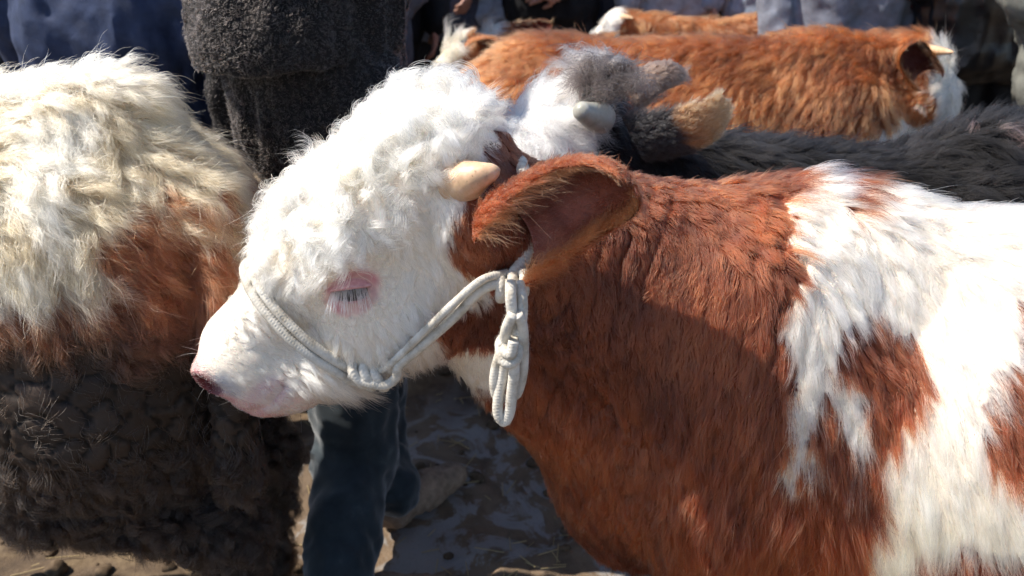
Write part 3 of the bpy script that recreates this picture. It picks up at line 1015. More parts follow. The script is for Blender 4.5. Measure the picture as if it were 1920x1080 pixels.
def left_post(V, F, B, H, skin):
    N = vnormals(V, F)
    b = B.loc(V)
    z = left_zone(b)
    rng = np.random.RandomState(3)
    vis = np.where((z > .3) & (V[:, 0] > -1.2) & (b[:, 1] > -.02))[0]
    order = rng.permutation(vis)
    seeds = []
    kd = None
    cell = {}
    for i in order:
        p = V[i]; sp = (.050 if b[i, 2] > .60 else .032) * rng.uniform(.65, 1.25)
        key = tuple((p / .05).astype(int))
        ok = True
        for dx in (-1, 0, 1):
            for dy in (-1, 0, 1):
                for dz in (-1, 0, 1):
                    for q in cell.get((key[0] + dx, key[1] + dy, key[2] + dz), ()):
                        if (q[0] - p[0]) ** 2 + (q[1] - p[1]) ** 2 + (q[2] - p[2]) ** 2 < sp * sp: ok = False
        if ok:
            cell.setdefault(key, []).append(tuple(p)); seeds.append(tuple(p))
    kd = kdtree.KDTree(len(seeds))
    for i, p in enumerate(seeds): kd.insert(p, i)
    kd.balance()
    hgt = np.zeros(len(V)); sid = np.zeros(len(V), int)
    amp = rng.uniform(.55, 1.1, len(seeds)); tone = rng.uniform(.8, 1.2, len(seeds))
    jit = vnoise(V[vis], .03, 96) * .007 + vnoise(V[vis], .012, 196) * .002
    for k, i in enumerate(vis):
        r = kd.find_n(tuple(V[i] + jit[k]), 2)
        e = (r[1][2] - r[0][2])
        t = min(1, max(0, (e - .0020) / .0045)); t = t * t * (3 - 2 * t)
        hgt[i] = (t * .0055 + .0006 * min(1, e / .03)) * amp[r[0][1]]; sid[i] = r[0][1]
    m = z * sstep(-.02, .05, b[:, 1]) * sstep(.48, .60, b[:, 2])
    V2 = V + N * (hgt * m + fnoise(V, .012, 97) * .0012 * z + fnoise(V, .05, 98) * .002 * z)[:, None]
    c = skin(V)
    fl = np.clip(hgt / .0055, 0, 1)
    mud = np.array([.050, .032, .022]) * tone[sid][:, None] * (.16 + .84 * fl)[:, None]
    k = (z * (b[:, 1] > -.02))[:, None]
    return V2, c * (1 - k) + mud * k

def left_density(c, n, e, B, H):
    b = B.loc(c); z = left_zone(b)
    return (1 - z) + z * (.012 + .75 * sstep(.60, .50, b[:, 2]))

def left_style(B, H):
    f0 = plain_style(B, H, None, len_b=.055)
    def style(P, N, E):
        st = f0(P, N, E)
        b = B.loc(P); z = left_zone(b)
        st['flow'] = st['flow'] + vnoise(P, .045, 99) * (.5 * (1 - z) + .5 * z)[:, None]
        st['length'] = st['length'] * (1 - .35 * z)
        st['curl'] = .004 * (1 - z) + .009 * z
        st['lift'] = st['lift'] - .02 * (1 - z) + .12 * z
        return st
    return style

LO = np.array([-1.475, ML_Y, 0])
left = make_cattle('calf', 'shaggy cream calf at the left edge, flank and hind leg caked in cracked mud', LO, 180, 1.08,
                   np.array([-1.92, ML_Y, 1.12]), np.array([-2.30, ML_Y, .86]), None, (.1, .04, .02), (.3, .1, .03), 210000, 11,
                   style=left_style, pig=left_pig, extra_sculpt=left_extra, mesh_post=left_post, density=left_density, h=.0055, K=8, ratio=60, width=.00055, deep=.03, clump=.86)

# black calf behind the middle one
BO = at(1880, 262, 1.56)
BP, BM = at(1102, 182, 1.56), at(774, 480, 1.42)
def black_white(P, B, H):
    h = H.loc(P)
    w = fnoise(P, .03, 121) * .006
    face = poly_sd(h[:, 0], h[:, 2], [(-.01, .2), (.02, .05), (.035, -.04), (.12, -.085), (.26, -.12), (.6, -.14), (.6, .2)]) + w
    return face
black, BB, BH, bbase = make_cattle('calf', 'black calf with a white blaze, grey horn and orange-tipped ear behind the chestnut calf', BO, 181, .965, BP, BM, black_white,
                   (.006, .0055, .006), (.020, .018, .018), 150000, 12, h=.008, K=8, neck_low=.07,
                   style=lambda B, H: plain_style(B, H, None, len_b=.055, fore_len=.045, curl=.007), white_col=(.86, .83, .80))
def black_ear_pig(V, X):
    t = sstep(.42, .58, X[:, 0] + fnoise(V, .03, 5) * .05)[:, None]
    return np.array([.028, .026, .028]) * (1 - t) + np.array([.42, .20, .085]) * t
def black_ear_in(V, X): return np.tile(np.array([[.33, .15, .085]]), (len(V), 1))
eb = at(1190, 268, 1.46)
make_ear(black, eb, at(1345, 192, 1.45) - eb, (.55, .55, .65), .165, .066, black_ear_pig, black_ear_in, 72, 9000, flat=.7)
eb = at(1172, 178, 1.66)
make_ear(black, eb, at(1270, 146, 1.70) - eb, (.1, .4, -.8), .13, .042, lambda V, X: np.tile(np.array([[.20, .12, .085]]), (len(V), 1)), black_ear_in, 73, 4000)
V, F = horn_mesh(at(1126, 222, 1.46), at(1084, 205, 1.39), np.array([0, -.004, .0]), .027, blunt=.5)
link_mesh('horn', V, F, GREY_HORN, black)
# pale forelock locks tumbling over the poll
def tuft(parent, name, P, N, flow, n, L, col, seed, curl=.012, width=.0006, spread=.04):
    rng = np.random.RandomState(seed)
    g = 9
    V = np.array([P + spread * ((i / g - .5) * 2 * np.array([1, 0, 0]) + (j / g - .5) * 2 * unit(np.cross(N, [1, 0, 0]))) for i in range(g + 1) for j in range(g + 1)])
    F = np.array([(i * (g + 1) + j, (i + 1) * (g + 1) + j, (i + 1) * (g + 1) + j + 1, i * (g + 1) + j + 1) for i in range(g) for j in range(g)])
    if vnormals(V, F).mean(0) @ np.asarray(N) < 0: F = F[:, ::-1]
    def style(P_, N_, E_):
        m = len(P_)
        return dict(flow=np.tile(flow, (m, 1)) + vnoise(P_, .03, seed) * .5, length=np.full(m, L), lift=np.full(m, .5), end=np.full(m, .0),
                    curl=np.full(m, curl), turns=np.full(m, .8), wild=np.full(m, .3), grav=.4)
    return coat_of_hair(name, parent, V, F, style, lambda a, b, c: np.tile(np.array(col), (len(a), 1)), int(n * max(HQ, .2)), K=9, ratio=30, width=width, seed=seed, face_weight=False, clump=.85)
tuft(black, 'forelock', at(1135, 140, 1.52), np.array([-.1, -.4, .9]), np.array([-.1, -.8, -.3]), 3000, .075, (.060, .048, .045), 131, spread=.04)
tuft(black, 'forelock', at(1110, 120, 1.55), np.array([-.3, -.1, .95]), np.array([-.2, -.3, .5]), 900, .055, (.36, .31, .28), 132, spread=.04)
tuft(black, 'mane_tuft', BB.p(.02, .0, 1.01), np.array([0, 0, 1.]), np.array([.4, -.3, .5]), 1500, .06, (.24, .12, .10), 133, spread=.035)  # black hair tinted pinkish brown, sunlight on it put into the colour

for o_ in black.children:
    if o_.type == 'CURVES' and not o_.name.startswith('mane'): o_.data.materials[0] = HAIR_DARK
# brown cattle further back
def far_white(P, B, H):
    h = H.loc(P)
    w = fnoise(P, .05, 141) * .006
    f = poly_sd(h[:, 0], h[:, 2], [(-.06, .2), (-.05, .0), (.07, -.035), (.13, -.05), (.24, -.14), (.24, -.25), (.6, -.3), (.6, .25)]) + w
    return f
def eyepatch_white(P, B, H):
    h = H.loc(P)
    e = np.linalg.norm((h - np.array([.215, -.09, -.055])) * [.72, .4, .85], axis=1) - .050
    f = poly_sd(h[:, 0], h[:, 2], [(-.06, .2), (-.05, .045), (.10, .035), (.15, -.02), (.24, -.14), (.24, -.25), (.6, -.3), (.6, .25)]) + fnoise(P, .05, 141) * .005
    return np.minimum(f, e)
ORANGE_D, ORANGE_L = (.15, .042, .015), (.46, .152, .048)
AO = at(1530, 78, 2.36)
A, AB, AH, abase = make_cattle('calf', 'orange-brown calf with a white face and brown eye patch, facing right behind the black calf', AO, 2, .985,
                 at(1728, 78, 2.36), at(1796, 322, 2.26), eyepatch_white, ORANGE_D, ORANGE_L, 110000, 13,
                 style=lambda B, H: plain_style(B, H, None, len_b=.05, neckdown=.35), width=.0008, side=(.42, .9, 0), ratio=28, clump=.68)
def orange_ear(V, X): return abase(V) * .8
def dark_inner(V, X): return np.tile(np.array([[.10, .022, .016]]), (len(V), 1))
eb = at(1732, 142, 2.22)
make_ear(A, eb, at(1702, 70, 2.16) - eb, (.10, -.95, -.2), .115, .050, orange_ear, dark_inner, 74, 2500, long_tuft=.015)
eb = AH.p(.035, .085, -.09)
make_ear(A, eb, np.array([-.05, .2, .05]), (.8, .2, -.4), .16, .05, orange_ear, dark_inner, 75, 1500, long_tuft=.015)
simple_horn(A, AH, -1, at(1788, 98, 2.15), .027, base=(.02, .055, -.02))
simple_horn(A, AH, 1, AH.p(.0, .14, .02), .027)
make_eye(A, AH, -1, (.3, .2, .15))

GRP = None
CO = at(1095, 84, 2.80)
Cc, CB, CH, cbase = make_cattle('calf', 'calf with a curly cream forelock, facing left behind the rump of the orange-brown calf', CO, 176, .84,
                 at(868, 70, 2.78), at(800, 215, 2.68), far_white, ORANGE_D, ORANGE_L, 42000, 14, h=.011,
                 style=lambda B, H: plain_style(B, H, None, len_b=.045, fore_len=.05, curl=.012, len_h=.02), width=.0011, white_col=(.80, .72, .56))
DO = at(1150, 46, 3.25)
D, DB, DH, dbase = make_cattle('calf', 'chestnut calf with a cream poll, its back showing above the orange-brown calf', DO, 178, .83,
                 at(930, 57, 3.25), at(890, 215, 3.12), far_white, (.16, .05, .018), (.40, .14, .045), 42000, 15, h=.011,
                 style=lambda B, H: plain_style(B, H, None, len_b=.045, fore_len=.045, curl=.01), width=.0012, white_col=(.82, .75, .62))
eb = at(965, 64, 3.1)
make_ear(D, eb, at(1025, 48, 3.08) - eb, (.1, -.8, .4), .13, .045, lambda V, X: dbase(V), dark_inner, 76, 1500, long_tuft=.012)
for R_, H_, bs in ((Cc, CH, cbase),):
    eb = H_.p(.035, .085, -.09)
    make_ear(R_, eb, np.array([.10, -.12, .0]), (-.4, -.6, -.4), .13, .045, lambda V, X: bs(V), dark_inner, 77, 1500, long_tuft=.012)
EO = at(1420, 12, 3.72)
E_, EB, EH, ebase = make_cattle('calf', 'white-headed calf with a small cream horn, farthest back before the crowd', EO, 180, .84,
                 at(1160, 22, 3.72), at(1092, 130, 3.66), far_white, ORANGE_D, ORANGE_L, 26000, 16, h=.012,
                 style=lambda B, H: plain_style(B, H, None, len_b=.045, fore_len=.03), width=.0014, white_col=(.90, .86, .80))
simple_horn(E_, EH, 1, at(1187, 34, 3.55), .026, m=CREAM_HORN)

# ------------------------------------------------------------------ ground
def gp(u, v):
    d = at(u, v, 1.0) - np.array([0, 0, CAMZ])
    return d * (CAMZ / -d[2]) + np.array([0, 0, CAMZ])

def spread(lo, hi, step, far, n):
    core = np.arange(lo, hi, step)
    g = np.geomspace(step, far, n)
    return np.concatenate([lo - g[::-1], core, hi + g])
gx = spread(-2.4, 2.4, .022, 1500, 30); gy = spread(.6, 4.4, .022, 1500, 30)
GX, GY = np.meshgrid(gx, gy, indexing='ij')
gpnt = np.stack([GX.ravel(), GY.ravel(), np.zeros(GX.size)], 1)
near = sstep(40, 5, np.hypot(gpnt[:, 0], gpnt[:, 1]))
hz = (fnoise(gpnt, .45, 201) * .010 + fnoise(gpnt, .11, 202) * .007 + fnoise(gpnt, .045, 203) * .0035) * near
rngp = np.random.RandomState(8)
for k in range(90):
    c = np.array([rngp.uniform(-2.2, 2.2), rngp.uniform(.9, 4.2)]); r = rngp.uniform(.045, .065)
    d = np.hypot(gpnt[:, 0] - c[0], (gpnt[:, 1] - c[1]) * rngp.uniform(.8, 1.2)) / r
    hz += -.012 * np.exp(-d ** 4) + .006 * np.exp(-((d - 1.25) / .25) ** 2)
gpnt[:, 2] = hz - .008
ni, nj = len(gx), len(gy)
I, J = np.meshgrid(np.arange(ni - 1), np.arange(nj - 1), indexing='ij')
q = (I * nj + J).ravel()
GF = np.stack([q, q + nj, q + nj + 1, q + 1], 1)
gm, n, l, b = mat('mud', rough=.8, spec=.4)
n1 = nz(n, l, 2.6, 8, .6, 'Object', .4)
dry = ramp(n, l, n1.outputs['Fac'], [(.36, (.06, .040, .025)), (.50, (.12, .082, .050)), (.62, (.26, .19, .11)), (.8, (.36, .28, .18))])
n2 = nz(n, l, 55, 8, .7)
r2 = ramp(n, l, n2.outputs['Fac'], [(.3, (.55, .5, .45)), (.7, (1.2, 1.2, 1.2))])
mx = n.new('ShaderNodeMix'); mx.data_type = 'RGBA'; mx.blend_type = 'MULTIPLY'; mx.inputs['Factor'].default_value = .8
l.new(dry.outputs[0], mx.inputs['A']); l.new(r2.outputs[0], mx.inputs['B'])
# trodden wet dung and grey slush between the two calves
tc = n.new('ShaderNodeTexCoord'); vm = n.new('ShaderNodeVectorMath'); vm.operation = 'DISTANCE'
wc = gp(900, 960)
vm.inputs[1].default_value = (float(wc[0]), float(wc[1]), 0)
l.new(tc.outputs['Object'], vm.inputs[0])
mr = n.new('ShaderNodeMapRange'); mr.inputs[1].default_value = .34; mr.inputs[2].default_value = .62; mr.inputs[3].default_value = 1; mr.inputs[4].default_value = 0
n6 = nz(n, l, 5, 4, .6); ad = n.new('ShaderNodeMath'); ad.operation = 'MULTIPLY_ADD'; ad.inputs[1].default_value = .35
l.new(n6.outputs['Fac'], ad.inputs[0]); l.new(vm.outputs['Value'], ad.inputs[2])
sb = n.new('ShaderNodeMath'); sb.operation = 'SUBTRACT'; sb.inputs[1].default_value = .17
l.new(ad.outputs[0], sb.inputs[0]); l.new(sb.outputs[0], mr.inputs[0])
wet = n.new('ShaderNodeMix'); wet.data_type = 'RGBA'
l.new(mr.outputs[0], wet.inputs['Factor']); l.new(mx.outputs['Result'], wet.inputs['A'])
n3 = nz(n, l, 9, 10, .68, 'Object', .8)
dung = ramp(n, l, n3.outputs['Fac'], [(.35, (.10, .065, .040)), (.5, (.17, .115, .07)), (.62, (.20, .14, .09)), (.75, (.14, .10, .07))])
n4 = nz(n, l, 6.0, 9, .66, 'Object', 1.2)
gmask = ramp(n, l, n4.outputs['Fac'], [(.50, (0, 0, 0)), (.545, (1, 1, 1))])
gr = n.new('ShaderNodeMix'); gr.data_type = 'RGBA'
l.new(gmask.outputs[0], gr.inputs['Factor']); l.new(dung.outputs[0], gr.inputs['A']); gr.inputs['B'].default_value = (.27, .25, .235, 1)
l.new(gr.outputs['Result'], wet.inputs['B'])
l.new(wet.outputs['Result'], b.inputs['Base Color'])
rg = n.new('ShaderNodeMapRange'); rg.inputs[3].default_value = .85; rg.inputs[4].default_value = .5
l.new(mr.outputs[0], rg.inputs[0]); l.new(rg.outputs[0], b.inputs['Roughness'])
bump(n, l, n2.outputs['Fac'], b, .6, .012)
g = link_mesh('ground', gpnt, GF, gm)
g['kind'] = 'structure'

# straw and hoof-broken crumbs lying on the mud
strm, n, l, b = mat('straw', (.42, .32, .17), .7, .2)
SV = []; SF = []
for k in range(900):
    x, y = rngp.uniform(-1.3, 1.3), rngp.uniform(1.2, 3.2)
    a = rngp.uniform(0, 6.28); L_ = rngp.uniform(.008, .035); w = .0011
    d = np.array([math.cos(a), math.sin(a)]) * L_; e = np.array([-math.sin(a), math.cos(a)]) * w
    z0 = float(hz[np.argmin(np.abs(gx - x)) * nj + np.argmin(np.abs(gy - y))]) - .008 + .004
    o = len(SV)
    for sx, sy, dz in ((-1, -1, 0), (1, -1, .004), (1, 1, .004), (-1, 1, 0), (-1, 0, .002), (1, 0, .006)):
        SV.append((x + sx * d[0] + sy * e[0], y + sx * d[1] + sy * e[1], z0 + dz))
    SF += [(o, o + 1, o + 5, o + 4), (o + 4, o + 5, o + 2, o + 3), (o, o + 3, o + 2, o + 1)]
straw = link_mesh('straw_litter', SV, SF, strm)
straw['kind'] = 'stuff'; straw['label'] = 'bits of pale straw scattered over the trodden mud'

# clods of dung and mud trodden loose
cm, n, l, b = mat('clod', (.09, .06, .038), .9, .2)
no = nz(n, l, 60, 6); r = ramp(n, l, no.outputs['Fac'], [(.3, (.05, .032, .02)), (.7, (.15, .105, .066))]); l.new(r.outputs[0], b.inputs['Base Color'])
bump(n, l, no.outputs['Fac'], b, .6, .006)
CV = []; CF = []; off = 0
for k in range(420):
    x, y = rngp.uniform(-1.2, 1.2), rngp.uniform(1.25, 3.0)
    rr = rngp.uniform(.004, .017) * (1.6 if rngp.rand() < .08 else 1)
    a = rngp.uniform(0, 6.28)
    V, F = ellipsoid((0, 0, 0), np.array([rr * rngp.uniform(.8, 1.5), rr, rr * rngp.uniform(.45, .8)]), np.array([[math.cos(a), math.sin(a), 0], [-math.sin(a), math.cos(a), 0], [0, 0, 1]]), 12, 8)
    V = V * (1 + .22 * fnoise(V + k, rr * 1.1, 205))[:, None]
    z0 = float(hz[np.argmin(np.abs(gx - x)) * nj + np.argmin(np.abs(gy - y))]) - .008
    CV.append(V + [x, y, z0 + rr * .25]); CF.append(F + off); off += len(V)
clods = link_mesh('mud_clods', np.concatenate(CV), np.concatenate(CF), cm)
clods['kind'] = 'stuff'; clods['label'] = 'loose clods of mud and dung on the trodden ground'

# ------------------------------------------------------------------ people
def cloth(name, col, rough=.8, spec=.25, scale=30, sheen=.0, weave=900):
    m, n, l, b = mat(name, col, rough, spec)
    no = nz(n, l, scale, 6, .6)
    r = ramp(n, l, no.outputs['Fac'], [(.3, tuple(c * .7 for c in col)), (.7, tuple(min(1, c * 1.3) for c in col))])
    l.new(r.outputs[0], b.inputs['Base Color'])
    b.inputs['Sheen Weight'].default_value = sheen
    n2 = nz(n, l, 14, 4, .5, 'Object', .3)
    n3 = nz(n, l, weave, 2)
    ad = n.new('ShaderNodeMath'); ad.operation = 'MULTIPLY_ADD'; ad.inputs[1].default_value = .08
    l.new(n3.outputs['Fac'], ad.inputs[0]); l.new(n2.outputs['Fac'], ad.inputs[2])
    bump(n, l, ad.outputs[0], b, .35, .02)
    return m

SKINM, n, l, b = mat('person_skin', (.42, .22, .15), .5, .35)
b.inputs['Subsurface Weight'].default_value = .2
b.inputs['Subsurface Radius'].default_value = (.01, .004, .002)
no = nz(n, l, 90, 4); r = ramp(n, l, no.outputs['Fac'], [(.3, (.34, .16, .11)), (.7, (.48, .26, .19))]); l.new(r.outputs[0], b.inputs['Base Color'])
bump(n, l, no.outputs['Fac'], b, .2, .002)
HAIRM = mat('dark_hair', (.012, .010, .009), .6, .3)[0]
SHOEM = cloth('muddy_shoe', (.25, .18, .13), .85, .2, 60)
BLACKSHOE = cloth('black_shoe', (.02, .018, .017), .6, .4, 60)

def wrinkles(seed, amp=.006):
    def f(P):
        Q = P * np.array([1, 1, .38])
        a = fnoise(Q, .085, seed); b_ = fnoise(Q, .035, seed + 1)
        cuff = fnoise(P * np.array([.5, .5, 1]), .04, seed + 2)
        return -(amp * (1 - np.abs(a)) + amp * .35 * b_ + amp * .3 * cuff)
    return f

def hand(S, w, d, up, s=1.0, curl=.5):
    """palm, four bent fingers of unequal length and a thumb from the side of the palm"""
    d = unit(d); up = unit(up - (up @ d) * d); sd = np.cross(d, up)
    c = w + d * .045 * s
    S.ell(c, np.array([.050, .040, .016]) * s, np.array([d, sd, up]), .012)
    for i, (o, L) in enumerate(((-.029, .060), (-.010, .074), (.010, .069), (.028, .052))):
        a = w + d * .082 * s + sd * o * s
        m = a + (d * .9 - up * curl * .5) * L * .5 * s
        e = m + (d * .55 - up * curl * 1.3) * L * .5 * s
        S.cone(a, m, .0098 * s, .0088 * s, .004); S.cone(m, e, .0088 * s, .0072 * s, .003)
    a = w + d * .022 * s - sd * .030 * s
    m = a + (d * .6 - sd * .65 - up * .25) * .040 * s; e = m + (d * .85 - sd * .1 - up * .35) * .032 * s
    S.cone(a, m, .0125 * s, .0105 * s, .008); S.cone(m, e, .0105 * s, .0085 * s, .003)

def person_meshes(arm, seed, coat_len=.80, bulk=1.0, lean=0.0):
    """standing figure facing +x; arm: list of (elbow, wrist, hand direction) for left and right in local metres"""
    Bd = Sculpt(); J = Sculpt(); T = Sculpt(); shoes = []
    k = bulk
    lx = lean
    for s in (-1, 1):
        Bd.cone((0, .085 * s, .90), (.01, .09 * s, .50), .075, .052, .03); Bd.cone((.01, .09 * s, .50), (-.01, .09 * s, .09), .050, .036, .02)
        Bd.cone((-.02, .09 * s, .06), (.14, .10 * s, .035), .036, .026, .02)
        T.cone((0, .075 * s, .93), (.015, .092 * s, .50), .115 * k, .088, .03); T.cone((.015, .092 * s, .50), (-.01, .092 * s, .10), .086, .074, .02)
        Sh = Sculpt(); shoes.append(Sh)
        Sh.cone((-.045, .095 * s, .045), (.05, .097 * s, .045), .042, .042, .02); Sh.cone((.05, .097 * s, .045), (.165, .105 * s, .034), .043, .032, .02)
        Sh.cone((-.02, .095 * s, .06), (-.02, .093 * s, .14), .045, .045, .02)
        Sh.ell((0, 0, -.1), (1, 1, .104), None, .005, True)
        Bd.cone((0, .05 * s, .95), (lx, .11 * s, 1.36), .10, .085, .05)
        J.cone((0, .07 * s, coat_len + .09), (lx * .3, .075 * s, 1.08), .135 * k, .125 * k, .05); J.cone((lx * .3, .075 * s, 1.08), (lx, .105 * s, 1.36), .125 * k, .10 * k, .06)
        sh = np.array([lx, .185 * s, 1.385]); el, wr, hd = [np.array(v, float) for v in arm[0 if s > 0 else 1]]
        Bd.cone(sh, el, .045, .038, .02); Bd.cone(el, wr, .036, .026, .015)
        J.cone(sh, el, .082 * k, .066 * k, .04); J.cone(el, wr, .066 * k, .050 * k, .02)
        hand(Bd, wr + unit(hd) * .01, unit(hd), np.array([0, s * .9, .2]) if abs(unit(hd)[1]) < .7 else np.array([1., 0, .3]))
    J.cone((lx, 0, 1.40), (lx + .01, 0, 1.47), .085, .075, .03)
    J.ell((0, 0, coat_len - .10), (.3, .4, .10), None, .01, True)
    Bd.cone((lx, 0, 1.38), (lx + .02, 0, 1.52), .06, .052, .03)
    hx = lx + .03
    Bd.ell((hx, 0, 1.635), (.092, .074, .108), None, .03); Bd.ell((hx + .03, 0, 1.575), (.062, .055, .055), None, .03)
    Bd.cone((hx + .088, 0, 1.645), (hx + .108, 0, 1.600), .010, .016, .012)
    for s in (-1, 1):
        Bd.ell((hx + .072, .031 * s, 1.640), (.014, .016, .010), None, .008, True)
        Bd.ell((hx + .068, .031 * s, 1.640), (.013, .013, .013), None, .002)
        Bd.ell((hx + .070, .032 * s, 1.662), (.02, .022, .008), None, .012)
        Bd.ell((hx - .005, .077 * s, 1.625), (.020, .008, .030), None, .008)
    Bd.cone((hx + .092, -.022, 1.562), (hx + .092, .022, 1.562), .003, .003, .006, True)
    Hr = Sculpt(); Hr.ell((hx - .012, 0, 1.662), (.098, .083, .100), None, .02); Hr.ell((hx + .07, 0, 1.61), (.06, .10, .075), None, .03, True)
    J.post = wrinkles(seed, .011); T.post = wrinkles(seed + 9, .007)
    return dict(body=Bd.mesh(.0075), jacket=J.mesh(.012), trousers=T.mesh(.014), shoe=[q.mesh(.012) for q in shoes], hair=Hr.mesh(.014))

DOWN = [((.0, .255, 1.12), (.06, .25, .90), (.1, -.03, -1)), ((.0, -.255, 1.12), (.07, -.25, .90), (.1, .03, -1))]
CLASP = [((-.02, .265, 1.13), (.17, .07, .97), (.35, -.9, -.25)), ((-.02, -.265, 1.13), (.19, -.05, .99), (.3, .9, -.35))]
POCKET = [((-.05, .30, 1.14), (.09, .20, .97), (.5, -.3, -.8)), ((.0, -.25, 1.12), (.08, -.24, .90), (.15, .05, -1))]
REACH = [((.10, .26, 1.14), (.33, .20, 1.02), (.8, -.1, -.5)), ((.02, -.26, 1.12), (.20, -.20, .93), (.5, .1, -.8))]
ARCH = [person_meshes(DOWN, 300, .78, 1.0), person_meshes(CLASP, 320, .80, 1.08), person_meshes(POCKET, 340, .74, 1.12), person_meshes(REACH, 360, .82, 1.0, .06)]
ARCH_DATA = {}
def person(label, x, y, face, kind, jm, tm, sc=1.0, group=None, shoem=None):
    """face: heading in degrees"""
    r = thing('person', label, 'person', (x, y, 0), group)
    r.rotation_euler = (0, 0, math.radians(face)); r.scale = (sc, sc, sc)
    for part, m in (('body', SKINM), ('jacket', jm), ('trousers', tm), ('shoe', shoem or BLACKSHOE), ('shoe.', shoem or BLACKSHOE), ('hair', HAIRM)):
        key = (kind, part); side = part.endswith('.'); part = part.rstrip('.')
        if key not in ARCH_DATA:
            V, F = ARCH[kind][part] if part != 'shoe' else ARCH[kind][part][side]
            o = link_mesh(part, V, F, m)
            ARCH_DATA[key] = o.data
        else:
            o = bpy.data.objects.new(part, ARCH_DATA[key]); C.objects.link(o)
        o.parent = r
        o.material_slots[0].link = 'OBJECT'; o.material_slots[0].material = m
    return r

NAVY = cloth('navy_cloth', (.028, .040, .085), .75); BLACK = cloth('black_cloth', (.010, .010, .012), .8)
SLATE = cloth('slate_cloth', (.19, .205, .25), .65, .3); DSLATE = cloth('dark_slate_cloth', (.075, .083, .105), .7)
STEEL = cloth('steel_blue_cloth', (.28, .33, .41), .6, .3); GREY = cloth('grey_cloth', (.36, .36, .38), .75)
PALE = cloth('pale_blue_cloth', (.48, .57, .68), .7); LEATHER = cloth('black_leather', (.014, .014, .017), .30, .6)
OLIVE = cloth('olive_cloth', (.17, .17, .15), .75); MIDN = cloth('midnight_cloth', (.045, .055, .085), .6, .35)
JEAN = cloth('dark_jean', (.018, .024, .038), .85); CHAR = cloth('charcoal_cloth', (.03, .03, .033), .8)

def stand(label, u, v, Y, face, kind, jm, tm, sc=1.0, **k):
    p = at(u, v, Y)
    return person(label, p[0], p[1], face, kind, jm, tm, sc, **k)

CROWD = 'onlookers in dark jackets behind the cattle'
stand('person in a long navy jacket with their back turned, standing behind the mud-caked calf', 215, 60, 2.03, 75, 0, NAVY, BLACK)
stand('person in black half hidden behind the navy jacket at the far left', 20, 60, 2.75, -60, 2, CHAR, BLACK)
stand('person in pale blue beyond the far left of the crowd', -30, 10, 3.6, -80, 0, PALE, JEAN)
stand('person in a blue-grey jacket just right of the black wool coat', 655, 50, 3.25, 250, 2, DSLATE, BLACK)
row = [(690, 3.5, 'person in black standing behind the blue-grey jacket', 0, BLACK, BLACK, 275),
       (815, 4.15, 'person in midnight blue above the calf with the curly cream forelock', 2, MIDN, BLACK, 262),
       (925, 4.2, 'person in a steel-blue jacket above the cream-polled calf', 0, STEEL, DSLATE, 280),
       (1030, 4.1, 'person in a black coat with clasped bare hands', 1, BLACK, CHAR, 258),
       (1110, 4.6, 'person in a light grey jacket behind the clasped hands', 0, GREY, JEAN, 275),
       (1180, 4.3, 'person in a midnight jacket behind the white-headed calf', 2, MIDN, BLACK, 265),
       (1262, 4.15, 'person in a grey jacket with one bare hand, right of the white-headed calf', 0, GREY, SLATE, 285),
       (1345, 4.25, 'person in a black jacket between two grey jackets', 1, BLACK, BLACK, 270),
       (1440, 4.1, 'person in a pale blue-grey jacket in the middle of the crowd', 0, STEEL, PALE, 262),
       (1510, 4.4, 'person in a pale blue jacket next to the slate jacket', 2, PALE, JEAN, 270)]
for u, Y, lab, kind, jm, tm, fc in row:
    stand(lab, u, 20, Y, fc, kind, jm, tm, group=CROWD)
stand('person in a slate-grey padded jacket bending over the orange-brown calf', 1592, 40, 3.05, 268, 0, SLATE, DSLATE)
stand('person in a dark slate jacket behind the white-faced head at the right', 1700, 40, 3.25, 262, 0, DSLATE, BLACK)
stand('person in a shiny black leather jacket behind the eye-patched calf', 1838, 60, 2.95, 100, 1, LEATHER, BLACK)
stand('person in an olive jacket at the right edge of the photo', 2085, 60, 2.45, 95, 1, OLIVE, BLACK)
stand('person in charcoal filling the gap at the back right of the crowd', 1640, 10, 4.3, 275, 2, CHAR, BLACK)
stand('person in charcoal behind the leather jacket', 1790, 10, 4.2, 280, 0, CHAR, BLACK)
stand('person in black far back at the left of the crowd', 560, 10, 4.2, 275, 2, BLACK, BLACK)
stand('added person in midnight blue shading the ground between the navy jacket and the wool coat', 335, 10, 2.36, 5, 0, MIDN, BLACK)  # added bystander, placed so that the shadow falls on the ground between the calves

